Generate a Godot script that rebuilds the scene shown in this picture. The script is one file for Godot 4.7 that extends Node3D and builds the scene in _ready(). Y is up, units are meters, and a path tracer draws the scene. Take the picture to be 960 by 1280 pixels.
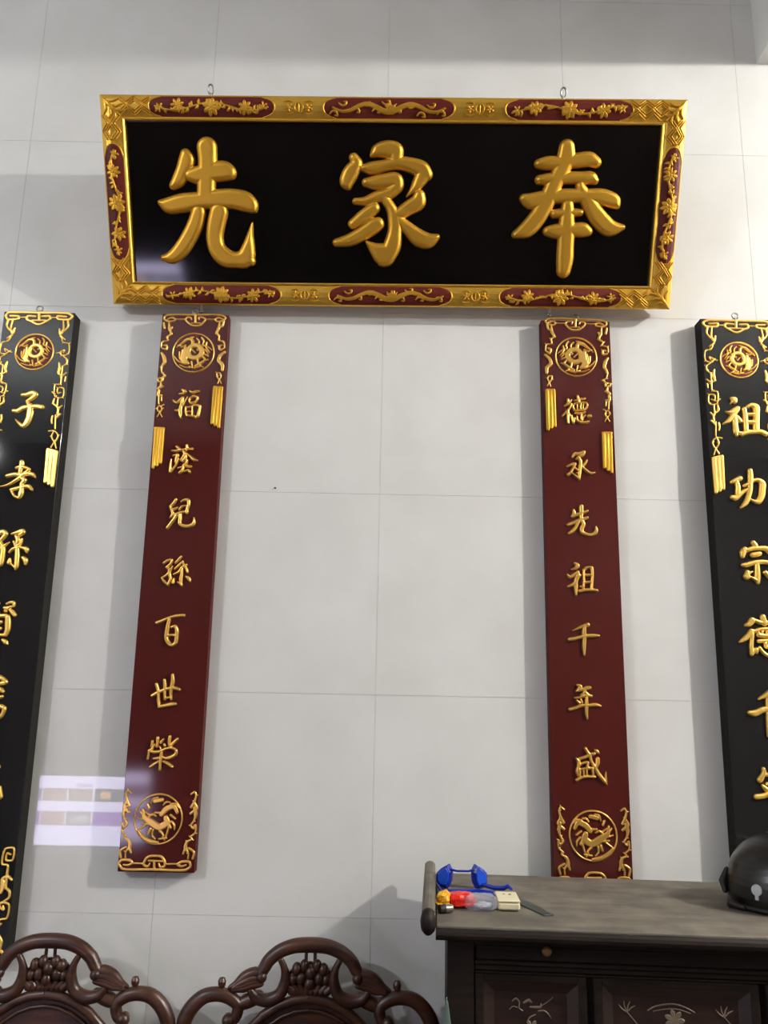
extends Node3D
# An ancestral hall: tiled wall, tilted gilded plaque, four hanging couplet boards, two carved chairs, a low cabinet with small things on it.
const GLYPHS = {  # carved characters, in tenths of a millimetre: board, middle of the character from the top left, brush strokes of x, y, half width
	"fu": ["rl", "福", [972, 2985], [[-165,-460,40,-84,-405,63,-134,-347,44,-255,-320,22],[-416,-106,32,-312,-35,47,-182,-151,55,-131,-201,47],[-122,-185,47,-156,-6,55,-182,172,63,-170,332,60,-154,460,22],[-176,139,47,-263,222,47,-340,207,31],[-114,41,39,-54,-89,32,5,-228,22],[69,-417,35,157,-378,47,247,-412,44,346,-422,38],[180,-256,41,79,-157,41,110,-44,41,194,-46,44,283,-97,41,321,-227,41,180,-265,41],[-19,88,31,-9,232,39,39,376,47],[-10,112,31,142,84,38,276,33,47,416,62,44],[416,62,47,396,224,50,361,385,55,303,435,31],[39,376,44,161,373,41,285,395,47],[180,83,31,192,373,34],[14,240,22,152,237,28]]],
	"yin": ["rl", "蔭", [1019, 4730], [[-259,-387,37,-195,-333,50,-146,-287,39],[-386,-251,31,-265,-253,43,-115,-280,43,34,-315,34,231,-327,37],[49,-433,43,61,-370,46,45,-275,37],[-344,-94,25,-210,-120,54,-233,-18,54,-254,108,38],[-170,12,39,-247,202,31,-355,376,38],[-389,17,25,-399,189,40,-398,408,49],[-35,-226,46,14,-164,54,-52,-37,46,-92,42,43],[75,-166,31,187,-74,43,299,18,55,399,40,31],[-31,56,54,39,-23,54,49,-102,46],[89,38,40,65,133,46,-6,197,46],[-6,197,40,117,226,43,223,231,37],[-166,286,28,-33,244,34],[-4,228,38,-26,338,46,-110,433,49],[-111,426,43,23,392,37,156,350,46,190,404,46]]],
	"er": ["rl", "兒", [1058, 6426], [[-199,-429,49,-245,-336,52,-356,-219,39],[-355,-211,39,-303,-105,45,-264,16,51,-338,124,27],[-289,-121,45,-188,-161,39,-123,-193,21],[-39,-379,27,63,-427,45,168,-421,58,191,-299,55,156,-160,51,150,-38,51],[120,-252,30,-12,-218,42,-80,-125,30],[-247,46,51,-116,-2,51,29,-51,48,177,-69,33],[-143,44,54,-236,198,54,-390,429,51],[-40,27,54,-38,164,60,-35,301,57,73,367,60,237,371,60,367,308,63,390,216,45,376,110,21]]],
	"sun": ["rl", "孫", [1026, 8149], [[-391,-233,36,-286,-309,41,-155,-327,41,-184,-214,44,-287,-123,38],[-301,-108,35,-209,-51,53,-199,82,53,-159,229,50,-219,407,47],[-219,407,44,-359,292,41,-417,205,32],[-417,205,32,-270,113,41,-190,8,44,-127,-141,21],[110,-429,42,49,-353,44,-46,-247,36],[171,-296,36,62,-175,44,-48,-69,32],[282,-194,38,154,-117,44,76,18,47,-66,95,32],[174,-251,36,290,-75,44,325,13,38],[158,-73,50,161,75,50,149,223,59,178,429,32],[176,400,41,68,328,32],[-56,227,35,-70,346,53],[306,161,38,383,219,59,417,284,38]]],
	"bai": ["rl", "百", [950, 9872], [[-384,-206,52,-257,-252,52,-89,-334,43,110,-403,44,297,-429,49,384,-431,49],[-29,-314,49,-59,-126,58,-74,62,63,-76,234,60,7,375,63,98,431,52,194,372,55,218,199,58,211,-1,58,159,-116,49,46,-84,35],[-38,161,43,90,130,37,192,143,43]]],
	"shi": ["rl", "世", [974, 11588], [[-385,148,48,-256,69,51,-104,-3,51,62,-62,48,232,-80,51,385,-41,40],[-282,-182,48,-237,-57,51,-202,124,48,-189,291,48,-156,443,48],[-156,443,53,12,412,53,180,374,62,293,365,51],[-62,-298,45,-35,-130,51,-30,37,45,-9,232,39],[156,-443,48,175,-274,59,159,-106,54,143,62,45,162,228,37],[-11,204,37,151,173,34]]],
	"rong": ["rl", "榮", [995, 13301], [[-294,-310,44,-312,-174,36],[-154,-408,50,-151,-286,42,-164,-177,39],[-225,-230,30,-286,-120,36,-373,-64,41],[4,-370,36,-60,-287,39],[-80,-178,28,-48,-125,28],[-373,-64,39,-379,44,36,-397,166,33],[-372,-51,33,-209,-27,47,-43,-57,41,107,-128,39,274,-144,36,392,-79,39,371,30,50,209,114,47,98,130,33],[59,-208,44,43,-235,39],[182,-442,50,178,-306,47,194,-183,41],[397,-391,42,345,-336,44,253,-239,36,215,-184,33],[-18,-17,41,-29,119,50,-33,254,47,-33,442,44],[-237,150,28,-112,134,41,41,117,39],[-91,228,38,-211,311,44,-311,380,38],[63,225,38,194,290,47,304,362,47]]],
	"de": ["rr", "德", [1026, 2970], [[-247,-329,35,-249,-239,41],[-147,-307,38,-267,-174,51,-353,-115,32],[-151,-176,41,-193,-61,41,-320,88,44,-432,211,28],[-258,54,48,-262,216,51,-253,442,38],[-230,150,41,-193,214,32],[-146,197,32,-134,310,41,-99,422,41,-56,276,32],[58,-442,38,79,-344,45,91,-246,41],[-47,-292,29,94,-328,41,281,-365,35],[-98,-128,32,-56,17,35,114,13,38,269,-22,38,351,-154,35,307,-227,32,121,-214,38,-34,-195,35,-98,-128,32],[34,-164,19,38,-17,19],[151,-183,32,138,-3,29],[231,-184,19,211,-21,19],[-28,114,35,110,127,41,266,75,35],[15,210,25,27,339,41,132,417,44,286,406,44,364,380,38],[155,175,38,150,336,28],[262,188,32,198,271,28,180,352,22],[385,202,63,432,201,51]]],
	"cheng": ["rr", "承", [1105, 4747], [[-242,-261,37,-171,-358,53,-49,-360,53,121,-427,47,88,-331,44,-36,-265,37],[-115,-201,37,-67,-265,37],[-53,-233,44,5,-124,53,-15,34,56,-37,223,56,-58,427,43],[-58,427,37,-147,351,34,-265,259,28],[-411,42,31,-303,-7,43,-165,-42,43,-230,101,43,-310,229,46,-380,301,49],[-154,100,31,-95,146,28],[188,-152,40,123,-32,43,45,49,43],[45,49,40,163,156,43,296,248,49,411,229,37],[-128,241,25,-83,255,22]]],
	"xian": ["rr", "先", [1098, 6457], [[-250,-317,33,-238,-209,61,-301,-116,46],[-256,-117,39,-164,-165,52,-43,-213,52,63,-246,46,163,-294,40],[-13,-429,67,-18,-275,67,-32,-91,58,-50,32,52],[-420,139,51,-277,83,54,-109,3,52,42,-46,49,156,-87,46],[-111,49,51,-206,219,54,-299,327,57,-413,405,42],[9,31,52,36,122,64,-20,245,66,-16,352,63,116,425,54,280,429,57,387,359,63,420,267,45,401,176,18]]],
	"zu": ["rr", "祖", [1038, 8230], [[-199,-471,36,-120,-398,68,-204,-314,42,-309,-282,21],[-424,-123,33,-359,-58,50,-224,-135,53,-119,-204,45],[-118,-211,50,-122,-92,65,-186,57,65,-191,235,62,-191,471,32],[-217,117,53,-322,193,50,-404,225,38],[-78,-93,50,-32,-131,24],[59,-230,39,54,-51,41,48,112,38,29,245,38],[61,-275,45,167,-351,42,286,-354,45],[300,-339,51,307,-131,47,285,92,47,264,285,47],[56,-126,42,278,-130,42],[49,97,47,271,78,41],[-43,217,27,46,201,35],[-77,351,53,86,318,50,277,314,50,424,326,47]]],
	"qian": ["rr", "千", [1043, 9997], [[-321,-258,20,-181,-318,38,-33,-386,52,121,-433,64],[25,-402,49,5,-228,67,6,-41,61,-8,175,58,-9,433,32],[-423,-3,58,-292,-20,58,-116,-67,52,118,-115,58,307,-118,58,423,-121,41]]],
	"nian": ["rr", "年", [1009, 11752], [[-202,-461,37,-117,-427,51,-177,-342,51,-236,-285,28],[-178,-300,37,-62,-344,48,68,-389,54,155,-398,48],[9,-346,51,-22,-247,43,-110,-189,28],[35,-248,43,119,-180,45,190,-167,37],[-285,-102,28,-155,-119,37,3,-164,40,119,-180,34],[-230,-33,31,-160,35,40],[-114,-64,28,-88,20,37],[53,-137,45,46,59,51,33,254,51,47,461,34],[-437,221,51,-265,176,51,-91,110,48,109,99,48,310,82,56,437,114,37]]],
	"sheng": ["rr", "盛", [1127, 13513], [[-145,-474,42,-92,-380,44,-38,-313,47,12,-124,44,92,10,47,198,196,50,305,342,52,412,474,30],[399,434,38,398,273,27,410,152,14],[-295,-199,36,-124,-257,44,-10,-313,47,97,-342,47],[108,-445,19,177,-405,50,239,-345,19],[191,-195,55,180,-87,61,119,50,50],[-408,-197,30,-354,-117,50,-358,18,50,-405,154,47,-380,261,27],[-324,-199,36,-341,-77,33],[-329,-23,30,-215,-79,36,-87,-95,39,-106,27,41,48,51,28],[-319,112,36,-324,273,30],[-220,96,28,-212,258,27],[-135,54,36,-127,256,27],[33,92,36,55,253,30],[-333,98,28,-177,69,33,48,64,33],[-412,382,49,-283,313,44,-114,283,41,96,292,38]]],
	"zi": ["bl", "子", [1104, 3219], [[-217,-457,57,-88,-468,71,101,-533,81,204,-483,74,118,-378,77,-33,-271,50],[-48,-254,50,14,-135,47],[63,-136,67,86,69,107,68,275,100,12,429,93,-73,533,70,-212,451,47,-340,326,17],[-428,55,60,-305,61,73,-138,-46,77,85,-85,67,279,-98,77,428,-75,84]]],
	"xiao": ["bl", "孝", [1011, 5437], [[99,-552,72,100,-402,72,87,-236,65],[-40,-366,46,100,-402,59,297,-357,49,349,-325,49,234,-206,59,105,-71,65,-71,64,52,-280,184,36,-559,247,16],[-291,-113,55,-96,-158,65,128,-154,65,347,-192,65,478,-162,65,559,-81,26],[157,-39,58,242,8,71,175,125,65,194,289,71,179,437,81,144,552,48,-6,490,42,-110,344,39],[-122,312,49,17,276,58,202,223,52,391,203,65,497,299,42]]],
	"sun_wide": ["bl", "孫", [1035, 7569], [[-532,-403,64,-383,-470,70,-234,-537,76,-148,-475,70,-241,-329,63,-335,-199,47],[-259,-217,48,-176,-43,70,-173,242,79,-182,432,57,-303,466,31],[-492,58,47,-297,-9,57,-124,-140,47,-9,-230,16],[33,-479,35,147,-513,54,330,-565,80,365,-533,64,264,-451,54],[158,-417,48,233,-307,73,214,-195,57],[113,-256,35,192,-114,47],[341,-325,41,310,-181,47,192,-114,41],[25,64,41,94,-17,51,243,-84,44,416,-71,44,516,-26,69,532,54,38],[244,-68,63,257,107,73,270,296,75,274,470,69,254,565,31],[249,518,41,129,425,28],[64,269,41,59,364,79],[433,214,44,520,291,72,532,402,44]]],
	"xian_worthy": ["bl", "賢", [1060, 9702], [[91,-553,31,201,-601,43,295,-588,49,306,-495,40],[34,-443,37,144,-430,62,231,-478,37],[76,-352,46,124,-337,31],[228,-370,49,297,-310,62,367,-235,55],[-350,-559,46,-134,-564,37],[-334,-560,40,-301,-283,40],[-318,-421,34,-133,-425,34],[-302,-291,34,-103,-302,34],[-367,-189,46,-62,-211,55,107,-214,62],[174,-169,77,196,14,86,201,197,77,170,319,67],[-272,-38,40,-9,-28,55],[-246,175,40,-3,155,52],[-224,358,46,156,335,46],[96,473,37,196,547,67,247,591,33],[-321,-190,62,-255,358,61],[-179,478,37,-271,601,55]]],
	"wan": ["bl", "萬", [1085, 11798], [[55,-578,74,185,-535,62,306,-430,62,170,-397,56],[-343,-509,62,0,-516,68],[-140,-636,62,-110,-391,56],[-183,-222,68,-30,-240,68,191,-214,68,259,-169,43],[-182,-207,62,-148,67,62,244,-32,49],[-55,65,55,183,242,49,343,284,61,277,512,49,75,636,43],[-157,249,55,-113,610,49],[-157,249,49,274,225,49],[-30,-240,56,61,516,49]]],
	"dai": ["bl", "代", [1293, 13949], [[0,-421,60,105,-306,72],[-193,-241,54,170,-277,48],[-38,-479,60,93,104,66,293,507,77,277,246,24],[-133,-507,60,-293,-64,60],[-213,-153,60,-141,428,59]]],
	"zu_wide": ["br", "祖", [1112, 3231], [[-361,-599,24,-250,-541,101,-238,-489,85],[-375,-409,24,-329,-470,34],[-532,-147,27,-395,-124,67,-241,-213,88,-155,-267,74],[-174,-232,84,-301,-57,84,-462,135,77,-632,241,30],[-275,28,84,-267,267,87,-266,472,90,-251,599,50],[-208,10,67,-119,128,74,-65,178,34],[40,-254,67,56,-30,77,54,227,77,55,431,77],[144,-325,57,279,-379,74,405,-313,108,404,-89,98,378,151,101,367,390,94],[108,-66,61,322,-88,61],[90,174,67,303,170,70],[-85,553,77,66,499,77,295,477,73,507,473,77,632,538,80],[-293,507,67,-83,536,60]]],
	"gong": ["br", "功", [1058, 5515], [[-448,-204,59,-331,-264,72,-198,-325,82],[-303,-215,65,-275,-50,78,-297,148,75],[-465,266,75,-386,281,91,-234,163,72,-48,27,49,35,-7,39],[126,-573,76,128,-390,85,105,-190,82,82,8,82,18,224,81,-77,422,81,-232,573,42],[-86,-104,49,63,-173,56,232,-276,59,377,-279,69,465,-181,98,448,34,101,401,232,98,293,382,88,166,368,49,59,305,32]]],
	"zong": ["br", "宗", [1158, 7744], [[-46,-595,73,11,-516,77],[-312,-413,64,-368,-300,95,-392,-188,70],[-253,-366,64,-107,-417,67,100,-437,64,320,-426,80,407,-332,80],[-105,-226,70,22,-244,79,118,-270,70],[-412,82,51,-253,63,76,-28,-5,70,225,-26,70,412,2,63],[18,10,73,9,232,85,2,422,88,4,595,53],[-8,548,53,-112,471,44,-202,426,32],[-285,285,63,-311,412,104],[-208,300,47,-135,267,22],[247,291,69,348,399,79]]],
	"de_wide": ["br", "德", [1032, 9890], [[-338,-307,37,-227,-340,77,-126,-449,93],[-165,-141,71,-267,-17,77,-415,108,68,-535,179,34],[-170,-65,77,-184,119,61,-206,302,64,-208,529,55],[-198,499,55,-67,390,67,-66,481,40],[192,-548,87,225,-379,93],[-33,-451,56,118,-393,62,335,-397,62,461,-430,62],[-104,-127,62,71,-192,56,320,-212,56,535,-201,56],[28,-38,68,211,-11,62,460,-31,62],[144,-132,34,138,-56,31],[4,-129,40,46,-69,40],[270,-165,34,260,-43,34],[517,-170,40,475,-32,40],[29,145,61,200,126,55,433,107,55],[210,202,55,218,294,55,340,306,46],[31,328,46,113,447,52,229,536,55,382,548,61]]],
	"qian_wide": ["br", "千", [1083, 12081], [[-152,-420,34,-4,-492,62,175,-593,96],[121,-453,85,109,-121,95,75,292,78,51,593,56],[-452,-27,62,-297,-17,90,-62,-117,84,225,-151,84,452,-155,79]]],
	"nian_wide": ["br", "年", [1001, 14060], [[-93,-489,55,-87,-382,66,-214,-193,82],[-7,-331,49,165,-387,55,333,-390,49],[-143,-35,44,-65,43,71],[-27,-90,49,255,-122,49],[-346,260,76,-192,244,76,121,146,65,346,115,60],[160,-334,55,128,66,65,93,489,54]]],
	"xian_big": ["pc", "先", [3058, 3069], [[-601,-1453,164,-575,-1272,254,-702,-990,225,-843,-722,211,-1019,-554,128],[50,-1639,312,55,-1261,291,-12,-596,286,-35,-227,288],[-488,-858,188,-239,-861,270,191,-947,292,547,-983,292,705,-935,217,790,-836,98],[-1438,-63,91,-1174,19,243,-776,-52,288,-272,-124,265,267,-179,288,803,-183,303,1158,-112,303,1334,-2,228,1438,115,106],[-287,215,229,-412,590,253,-648,1004,254,-918,1352,240,-1182,1545,194,-1437,1558,93],[341,209,289,236,585,283,185,963,269,245,1273,271,489,1531,287,814,1598,248,1107,1543,287,1206,1264,216,1271,919,123,1355,507,31],[996,1579,256,1285,1639,148]]],
	"jia_big": ["pc", "家", [8560, 3007], [[-476,-1394,64,-288,-1536,199,14,-1574,262,241,-1540,246,262,-1365,215],[-1024,-1336,143,-930,-1178,184,-1119,-893,249,-1234,-642,217,-1177,-499,97],[-721,-1038,112,-474,-1040,192,-95,-1114,176,321,-1189,192,701,-1139,224,1045,-1018,248,1200,-877,185],[1123,-912,241,938,-625,185,789,-444,105,601,-245,32],[-643,-629,137,-358,-632,209,-15,-688,225,251,-690,241,310,-548,202,65,-330,186,-355,-201,178,-699,-90,130,-967,-87,105],[-87,-185,146,107,66,163,246,428,221,250,794,230,159,1238,281,-32,1574,257],[-72,1481,357,-365,1298,182,-618,1097,49],[-1044,567,156,-697,327,204,-391,107,187],[-1547,1123,132,-1160,1046,190,-734,840,222,-388,617,238,-273,561,205],[983,-266,186,948,-86,243,645,98,220,340,282,188,186,283,147],[381,464,164,693,717,205,1007,972,263,1279,1043,231,1547,930,99]]],
	"feng_big": ["pc", "奉", [14172, 3115], [[-208,-1788,237,-211,-1507,280,-293,-1205,256,-493,-823,257,-618,-517,259,-762,-170,268,-986,219,270,-1296,573,254,-1639,732,123],[-1027,-1312,145,-786,-1333,204,-383,-1355,196,98,-1415,221,499,-1456,221,707,-1364,162],[-982,-857,146,-679,-879,189,-195,-921,189,292,-925,189,575,-928,189,702,-853,120],[-1423,-318,147,-1215,-243,242,-691,-363,225,-82,-406,216,489,-411,216,980,-377,250,1315,-264,216,1427,-131,104],[267,-677,146,405,-449,198,632,-104,243,945,280,279,1250,512,254,1639,489,96],[-83,-98,199,-82,250,235,-76,680,263,-73,1073,264,-69,1469,266,-91,1788,222],[-479,118,139,-93,76,148,316,72,113],[-656,626,149,-388,623,228,21,581,210,432,577,228,578,615,158]]],
}
const ORNAMENTS = {  # carved scrollwork, in tenths of a millimetre from the top left corner of the board: x, y, half width
	"red_top_border": [[74,101,29,187,40,29,1011,17,29,1860,11,29,1994,97,29,1918,200,32,1731,229,29,1669,167,29,1771,101,29,1915,149,24],[74,101,29,67,177,29,179,258,32,390,233,29,421,182,29,312,134,29,174,187,24],[421,182,22,739,175,22],[1350,162,22,1669,167,22],[928,184,24,900,121,29,781,111,29,739,180,29,841,299,32,964,378,32,1199,373,32,1310,264,32,1362,161,29,1252,100,29,1147,115,29,1163,178,24],[1035,29,39,1050,257,34],[935,297,22,1194,292,22]],
	"red_dragon": [[525,1136,24,701,982,53,856,854,73,998,876,73,1031,1025,82],[908,1278,101,945,1127,97,1080,1049,97,1247,1095,106,1328,1268,111,1245,1420,106,1085,1473,96,940,1401,106,908,1278,101],[807,1155,87,820,1354,111,811,1553,120,911,1650,72],[629,1284,39,654,1482,43,818,1652,58],[1135,822,39,1210,896,39,1218,1021,34],[1297,794,44,1362,893,44,1335,1019,34],[1459,941,34,1445,1091,44,1561,1263,29],[1336,1393,48,1437,1515,48,1306,1642,62,1150,1744,53],[964,1748,34,1107,1807,34,1313,1753,38],[476,1436,34,627,1594,38,795,1665,43],[717,1207,34,707,1406,53,741,1555,48],[566,1060,29,710,1107,44,800,1055,44],[1020,1200,29,1120,1298,34],[1183,1197,48,1417,1192,43,1518,1314,29],[1360,1043,39,1504,1090,34,1627,1187,24],[1523,1389,34,1426,1341,43],[1024,1598,43,1057,1746,34],[1205,1520,48,1263,1692,43,1384,1764,29],[813,905,29,923,802,34,1038,774,29],[1439,1540,38,1530,1513,29],[659,1705,24,826,1776,34,990,1797,29]],
	"red_vine_short": [[1943,225,49,1905,377,54,1838,429,24],[1815,253,29,1794,481,68,1733,633,53,1831,707,39,1817,858,34,1984,904,34,2017,1079,34],[2019,1104,29,1883,1181,48,1852,1057,48,1932,1018,34],[2028,1253,63,1895,1381,72,1858,1530,82,1983,1676,86,1993,1849,62],[1930,1949,29,1837,1951,33,1843,2050,33,1919,2146,29,1969,2022,29,1930,1949,29],[1919,2146,29,1985,2280,24],[1919,2146,29,1881,2294,24]],
	"red_vine_long": [[66,317,49,103,493,54],[229,288,29,271,539,73,336,462,44],[271,539,63,329,689,58,195,793,39,250,892,29,66,946,29,45,1122,29],[83,1171,34,213,1193,48,216,1068,44,122,1070,34],[71,1321,48,150,1443,82,187,1616,82,107,1791,48,145,1988,33,243,2060,43,134,2160,57],[190,2098,33,159,2246,43,61,2260,38,20,2175,33,98,2136,29],[122,2308,43,140,2393,57,55,2493,57,188,2417,43],[84,2565,62,71,2700,66,180,2710,43],[91,2748,33,109,2990,28],[180,2770,33,190,2892,28],[136,3038,28,70,3136,28,166,3255,28,219,3133,28,136,3038,28],[268,3011,33,201,3049,24],[166,3255,28,95,3401,24],[166,3255,28,239,3398,24]],
	"red_tassel_short": [[1791,2417,47,2018,2428,47],[1800,2462,61,1785,3581,54],[1901,2460,61,1889,3638,54],[2003,2458,58,1994,3700,52]],
	"red_tassel_long": [[71,3770,49,324,3779,46],[94,3813,60,98,5014,51],[195,3811,60,203,4943,54],[301,3809,57,308,4866,51]],
	"red_bottom_border": [[16,16232,36,83,16141,37,334,16143,37,385,16206,32,294,16262,29,156,16257,24],[16,16232,34,127,16359,34,954,16367,34,1856,16363,34,1980,16278,34,1955,16161,34,1741,16153,34,1633,16226,34,1749,16271,29,1859,16234,24],[378,16213,24,692,16219,24],[1344,16219,24,1644,16207,24],[867,16216,24,823,16288,32,706,16243,34,757,16089,34,852,16028,34,1180,16034,34,1277,16162,34,1273,16279,34,1149,16293,29,1118,16212,24],[989,16167,34,1003,16355,34],[836,16141,27,1239,16151,27]],
	"red_bottom_vine": [[214,14386,35,120,14327,40,76,14413,40,115,14582,50,191,14726,60],[107,14630,60,41,14753,64,193,14895,54],[92,14752,74,55,14921,69,95,15089,35,168,15208,39,87,15293,34,40,15186,30,40,15401,29,155,15507,39,110,15567,29,242,15636,54,281,15802,73,190,15922,29,190,16064,34],[281,15802,59,330,15943,39],[180,15804,44,38,15901,44,64,16066,44]],
	"red_unicorn": [[620,15007,89,834,15148,128,1071,15263,123,1264,15140,123,1230,15020,99],[1096,14926,89,1237,14779,104,1437,14727,84,1529,14870,64],[915,14881,35,1068,14891,49],[580,14815,45,617,14959,64],[507,14865,35,593,14984,44],[520,15333,30,688,15222,39],[781,15436,49,822,15315,59],[1324,15258,49,1285,15427,39,1222,15595,34],[1389,15113,44,1472,15208,39,1480,15327,25],[893,14592,80,1081,14552,75],[695,14668,45,741,14769,50],[485,15369,34,664,15557,69,898,15648,64,1051,15669,44],[747,15005,35,843,14931,45,948,14977,35],[1129,14684,30,1200,14610,40,1301,14608,30],[1330,14656,40,1483,14654,40,1578,14749,25],[900,15338,44,885,15482,34,968,15575,29],[1078,15359,49,1188,15476,39,1145,15572,29],[634,14863,30,741,14933,40],[470,15034,25,601,15080,39],[583,15176,35,762,15197,44],[1351,14946,45,1485,15040,35],[1069,15574,29,1269,15546,39],[797,14666,30,836,14520,30,962,14493,30],[1318,15187,64,1376,15281,49]],
	"black_top_border": [[65,153,36,138,43,36,1083,25,36,2031,32,36,2149,122,36,2080,232,39,1707,225,36,1683,136,33,1956,142,30],[65,153,36,141,269,36,477,246,36,482,163,33,208,150,30],[486,200,24,729,194,24],[1459,190,24,1680,186,24],[996,151,30,753,156,36,735,247,36,886,321,36,1068,415,36,1182,413,36,1372,310,36,1471,224,36,1454,141,36,1197,147,30],[1098,31,42,1123,263,36],[911,289,27,1340,280,27]],
	"black_vine": [[2027,274,48,2053,474,42,1948,630,39],[1881,246,30,1917,600,42,1844,725,71,1792,557,33],[1852,801,47,1991,905,30],[1892,861,30,1958,1007,27,2127,1040,27,2145,1395,26,1945,1430,32,1893,1340,29,2012,1256,29],[1894,1349,35,1791,1373,29],[1993,1347,26,2028,1270,26],[2005,1468,26,2135,1571,32,2122,1723,38,2038,1791,32],[1900,1682,38,1934,1878,70,1907,2029,44,2041,2092,38,2151,2008,32],[2015,1785,29,2012,2146,35,2000,2380,26,1852,2395,26,1888,2790,26,2115,2815,26,2111,2503,26,1943,2512,26,1961,2684,26,2048,2653,26],[2145,2143,32,2132,2293,26],[1788,2644,38,1879,2704,29],[1872,2852,32,1854,3001,43,2009,3145,43,2016,3351,43],[1984,2850,29,1978,3116,34],[2119,3081,32,2040,3174,43],[2099,3349,52,1992,3469,43],[1874,3412,40,1859,3530,37,1879,3647,31],[1963,3381,29,1995,3819,28],[1814,3896,34,1974,3884,31,2105,4020,31,2029,4225,31,1914,4054,31,1974,3890,31],[2026,4225,28,1931,4400,31],[2026,4225,28,2091,4426,34]],
	"black_tassel": [[1856,4475,48,2125,4541,48],[1873,4503,71,1883,5483,56],[1988,4544,71,1994,5548,56],[2101,4571,68,2105,5608,53]],
}

const TOP_H := 1.0316          # height of the cabinet's top
const PW := 1.7461             # plaque, outer size
const PH := 0.6046
const RAIL := 0.07

class Shape:                   # collects triangles; front faces run clockwise
	var v := PackedVector3Array()
	var n := PackedVector3Array()
	func tri(a: Vector3, b: Vector3, c: Vector3) -> void:
		var m := (c - a).cross(b - a).normalized()
		v.append(a); v.append(b); v.append(c)
		n.append(m); n.append(m); n.append(m)
	func tri_n(a: Vector3, b: Vector3, c: Vector3, na: Vector3, nb: Vector3, nc: Vector3) -> void:
		var m := (c - a).cross(b - a)
		v.append(a)
		n.append(na)
		if m.dot(na + nb + nc) < 0.0:
			v.append(c); v.append(b); n.append(nc); n.append(nb)
		else:
			v.append(b); v.append(c); n.append(nb); n.append(nc)
	func poly(p: Array, inside: Vector3) -> void:      # convex face, turned away from the inside point
		var mid := Vector3.ZERO
		for q in p:
			mid += q
		mid /= p.size()
		var m: Vector3 = (p[2] - p[0]).cross(p[1] - p[0])
		if m.dot(mid - inside) < 0.0:
			p = p.duplicate()
			p.reverse()
		for i in range(1, p.size() - 1):
			tri(p[0], p[i], p[i + 1])
	func box(size: Vector3, at: Vector3, b := 0.002) -> void:
		var h := size / 2.0
		for a in 3:
			var c := (a + 1) % 3
			var d := (a + 2) % 3
			for s in [-1.0, 1.0]:
				var f := []
				for k in [[-1.0, -1.0], [-1.0, 1.0], [1.0, 1.0], [1.0, -1.0]]:
					var p := Vector3.ZERO
					p[a] = s * h[a]; p[c] = k[0] * (h[c] - b); p[d] = k[1] * (h[d] - b)
					f.append(at + p)
				poly(f, at)
				for t in [-1.0, 1.0]:
					var e := []
					for k in [[0, -1.0], [0, 1.0], [1, 1.0], [1, -1.0]]:
						var p := Vector3.ZERO
						p[a] = s * (h[a] - (b if k[0] == 1 else 0.0)); p[c] = t * (h[c] - (b if k[0] == 0 else 0.0)); p[d] = k[1] * (h[d] - b)
						e.append(at + p)
					poly(e, at)
		for x in [-1.0, 1.0]:
			for y in [-1.0, 1.0]:
				for z in [-1.0, 1.0]:
					poly([at + Vector3(x * h.x, y * (h.y - b), z * (h.z - b)), at + Vector3(x * (h.x - b), y * h.y, z * (h.z - b)), at + Vector3(x * (h.x - b), y * (h.y - b), z * h.z)], at)
	func tube(pts: Array, rad: Array, sides := 10, round_ends := true, flat := 1.0) -> void:
		var count := pts.size()
		var rings := []
		var norms := []
		var side := Vector3.ZERO
		for i in count:
			var a: Vector3 = pts[maxi(i - 1, 0)]
			var b: Vector3 = pts[mini(i + 1, count - 1)]
			var t := (b - a).normalized()
			if i == 0:
				side = t.cross(Vector3.BACK if absf(t.z) < 0.8 else Vector3.UP).normalized()
			side = (side - t * side.dot(t)).normalized()
			var up := side.cross(t)
			var ends := [[0.0, 1.0]]
			if round_ends and i == 0:
				ends = [[-0.94, 0.3], [-0.7, 0.7], [0.0, 1.0]]
			elif round_ends and i == count - 1:
				ends = [[0.0, 1.0], [0.7, 0.7], [0.94, 0.3]]
			for e in ends:
				var ring := []
				var rn := []
				for k in sides:
					var w := TAU * k / sides
					var d := side * cos(w) + up * sin(w) * flat
					ring.append(pts[i] + t * rad[i] * e[0] + d * rad[i] * e[1])
					rn.append((side * cos(w) + up * sin(w) / flat + t * e[0] * 1.3).normalized())
				rings.append(ring)
				norms.append(rn)
		for i in rings.size() - 1:
			for k in sides:
				var l := (k + 1) % sides
				tri_n(rings[i][k], rings[i + 1][k], rings[i + 1][l], norms[i][k], norms[i + 1][k], norms[i + 1][l])
				tri_n(rings[i][k], rings[i + 1][l], rings[i][l], norms[i][k], norms[i + 1][l], norms[i][l])
		for e in [0, rings.size() - 1]:
			for k in range(1, sides - 1):
				var m: Vector3 = (rings[e][0] - rings[1 if e == 0 else e - 1][0])
				tri_n(rings[e][0], rings[e][k], rings[e][k + 1], m, m, m)
	func ball(at: Vector3, r: Vector3, rows := 8, cols := 12) -> void:
		for i in rows:
			for k in cols:
				var q := []
				for c in [[i, k], [i + 1, k], [i + 1, k + 1], [i, k + 1]]:
					var a: float = PI * c[0] / rows
					var w: float = TAU * c[1] / cols
					q.append(Vector3(sin(a) * cos(w), cos(a), sin(a) * sin(w)))
				if i > 0:
					tri_n(at + q[0] * r, at + q[1] * r, at + q[3] * r, (q[0] / r).normalized(), (q[1] / r).normalized(), (q[3] / r).normalized())
				if i < rows - 1:
					tri_n(at + q[1] * r, at + q[2] * r, at + q[3] * r, (q[1] / r).normalized(), (q[2] / r).normalized(), (q[3] / r).normalized())
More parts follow.
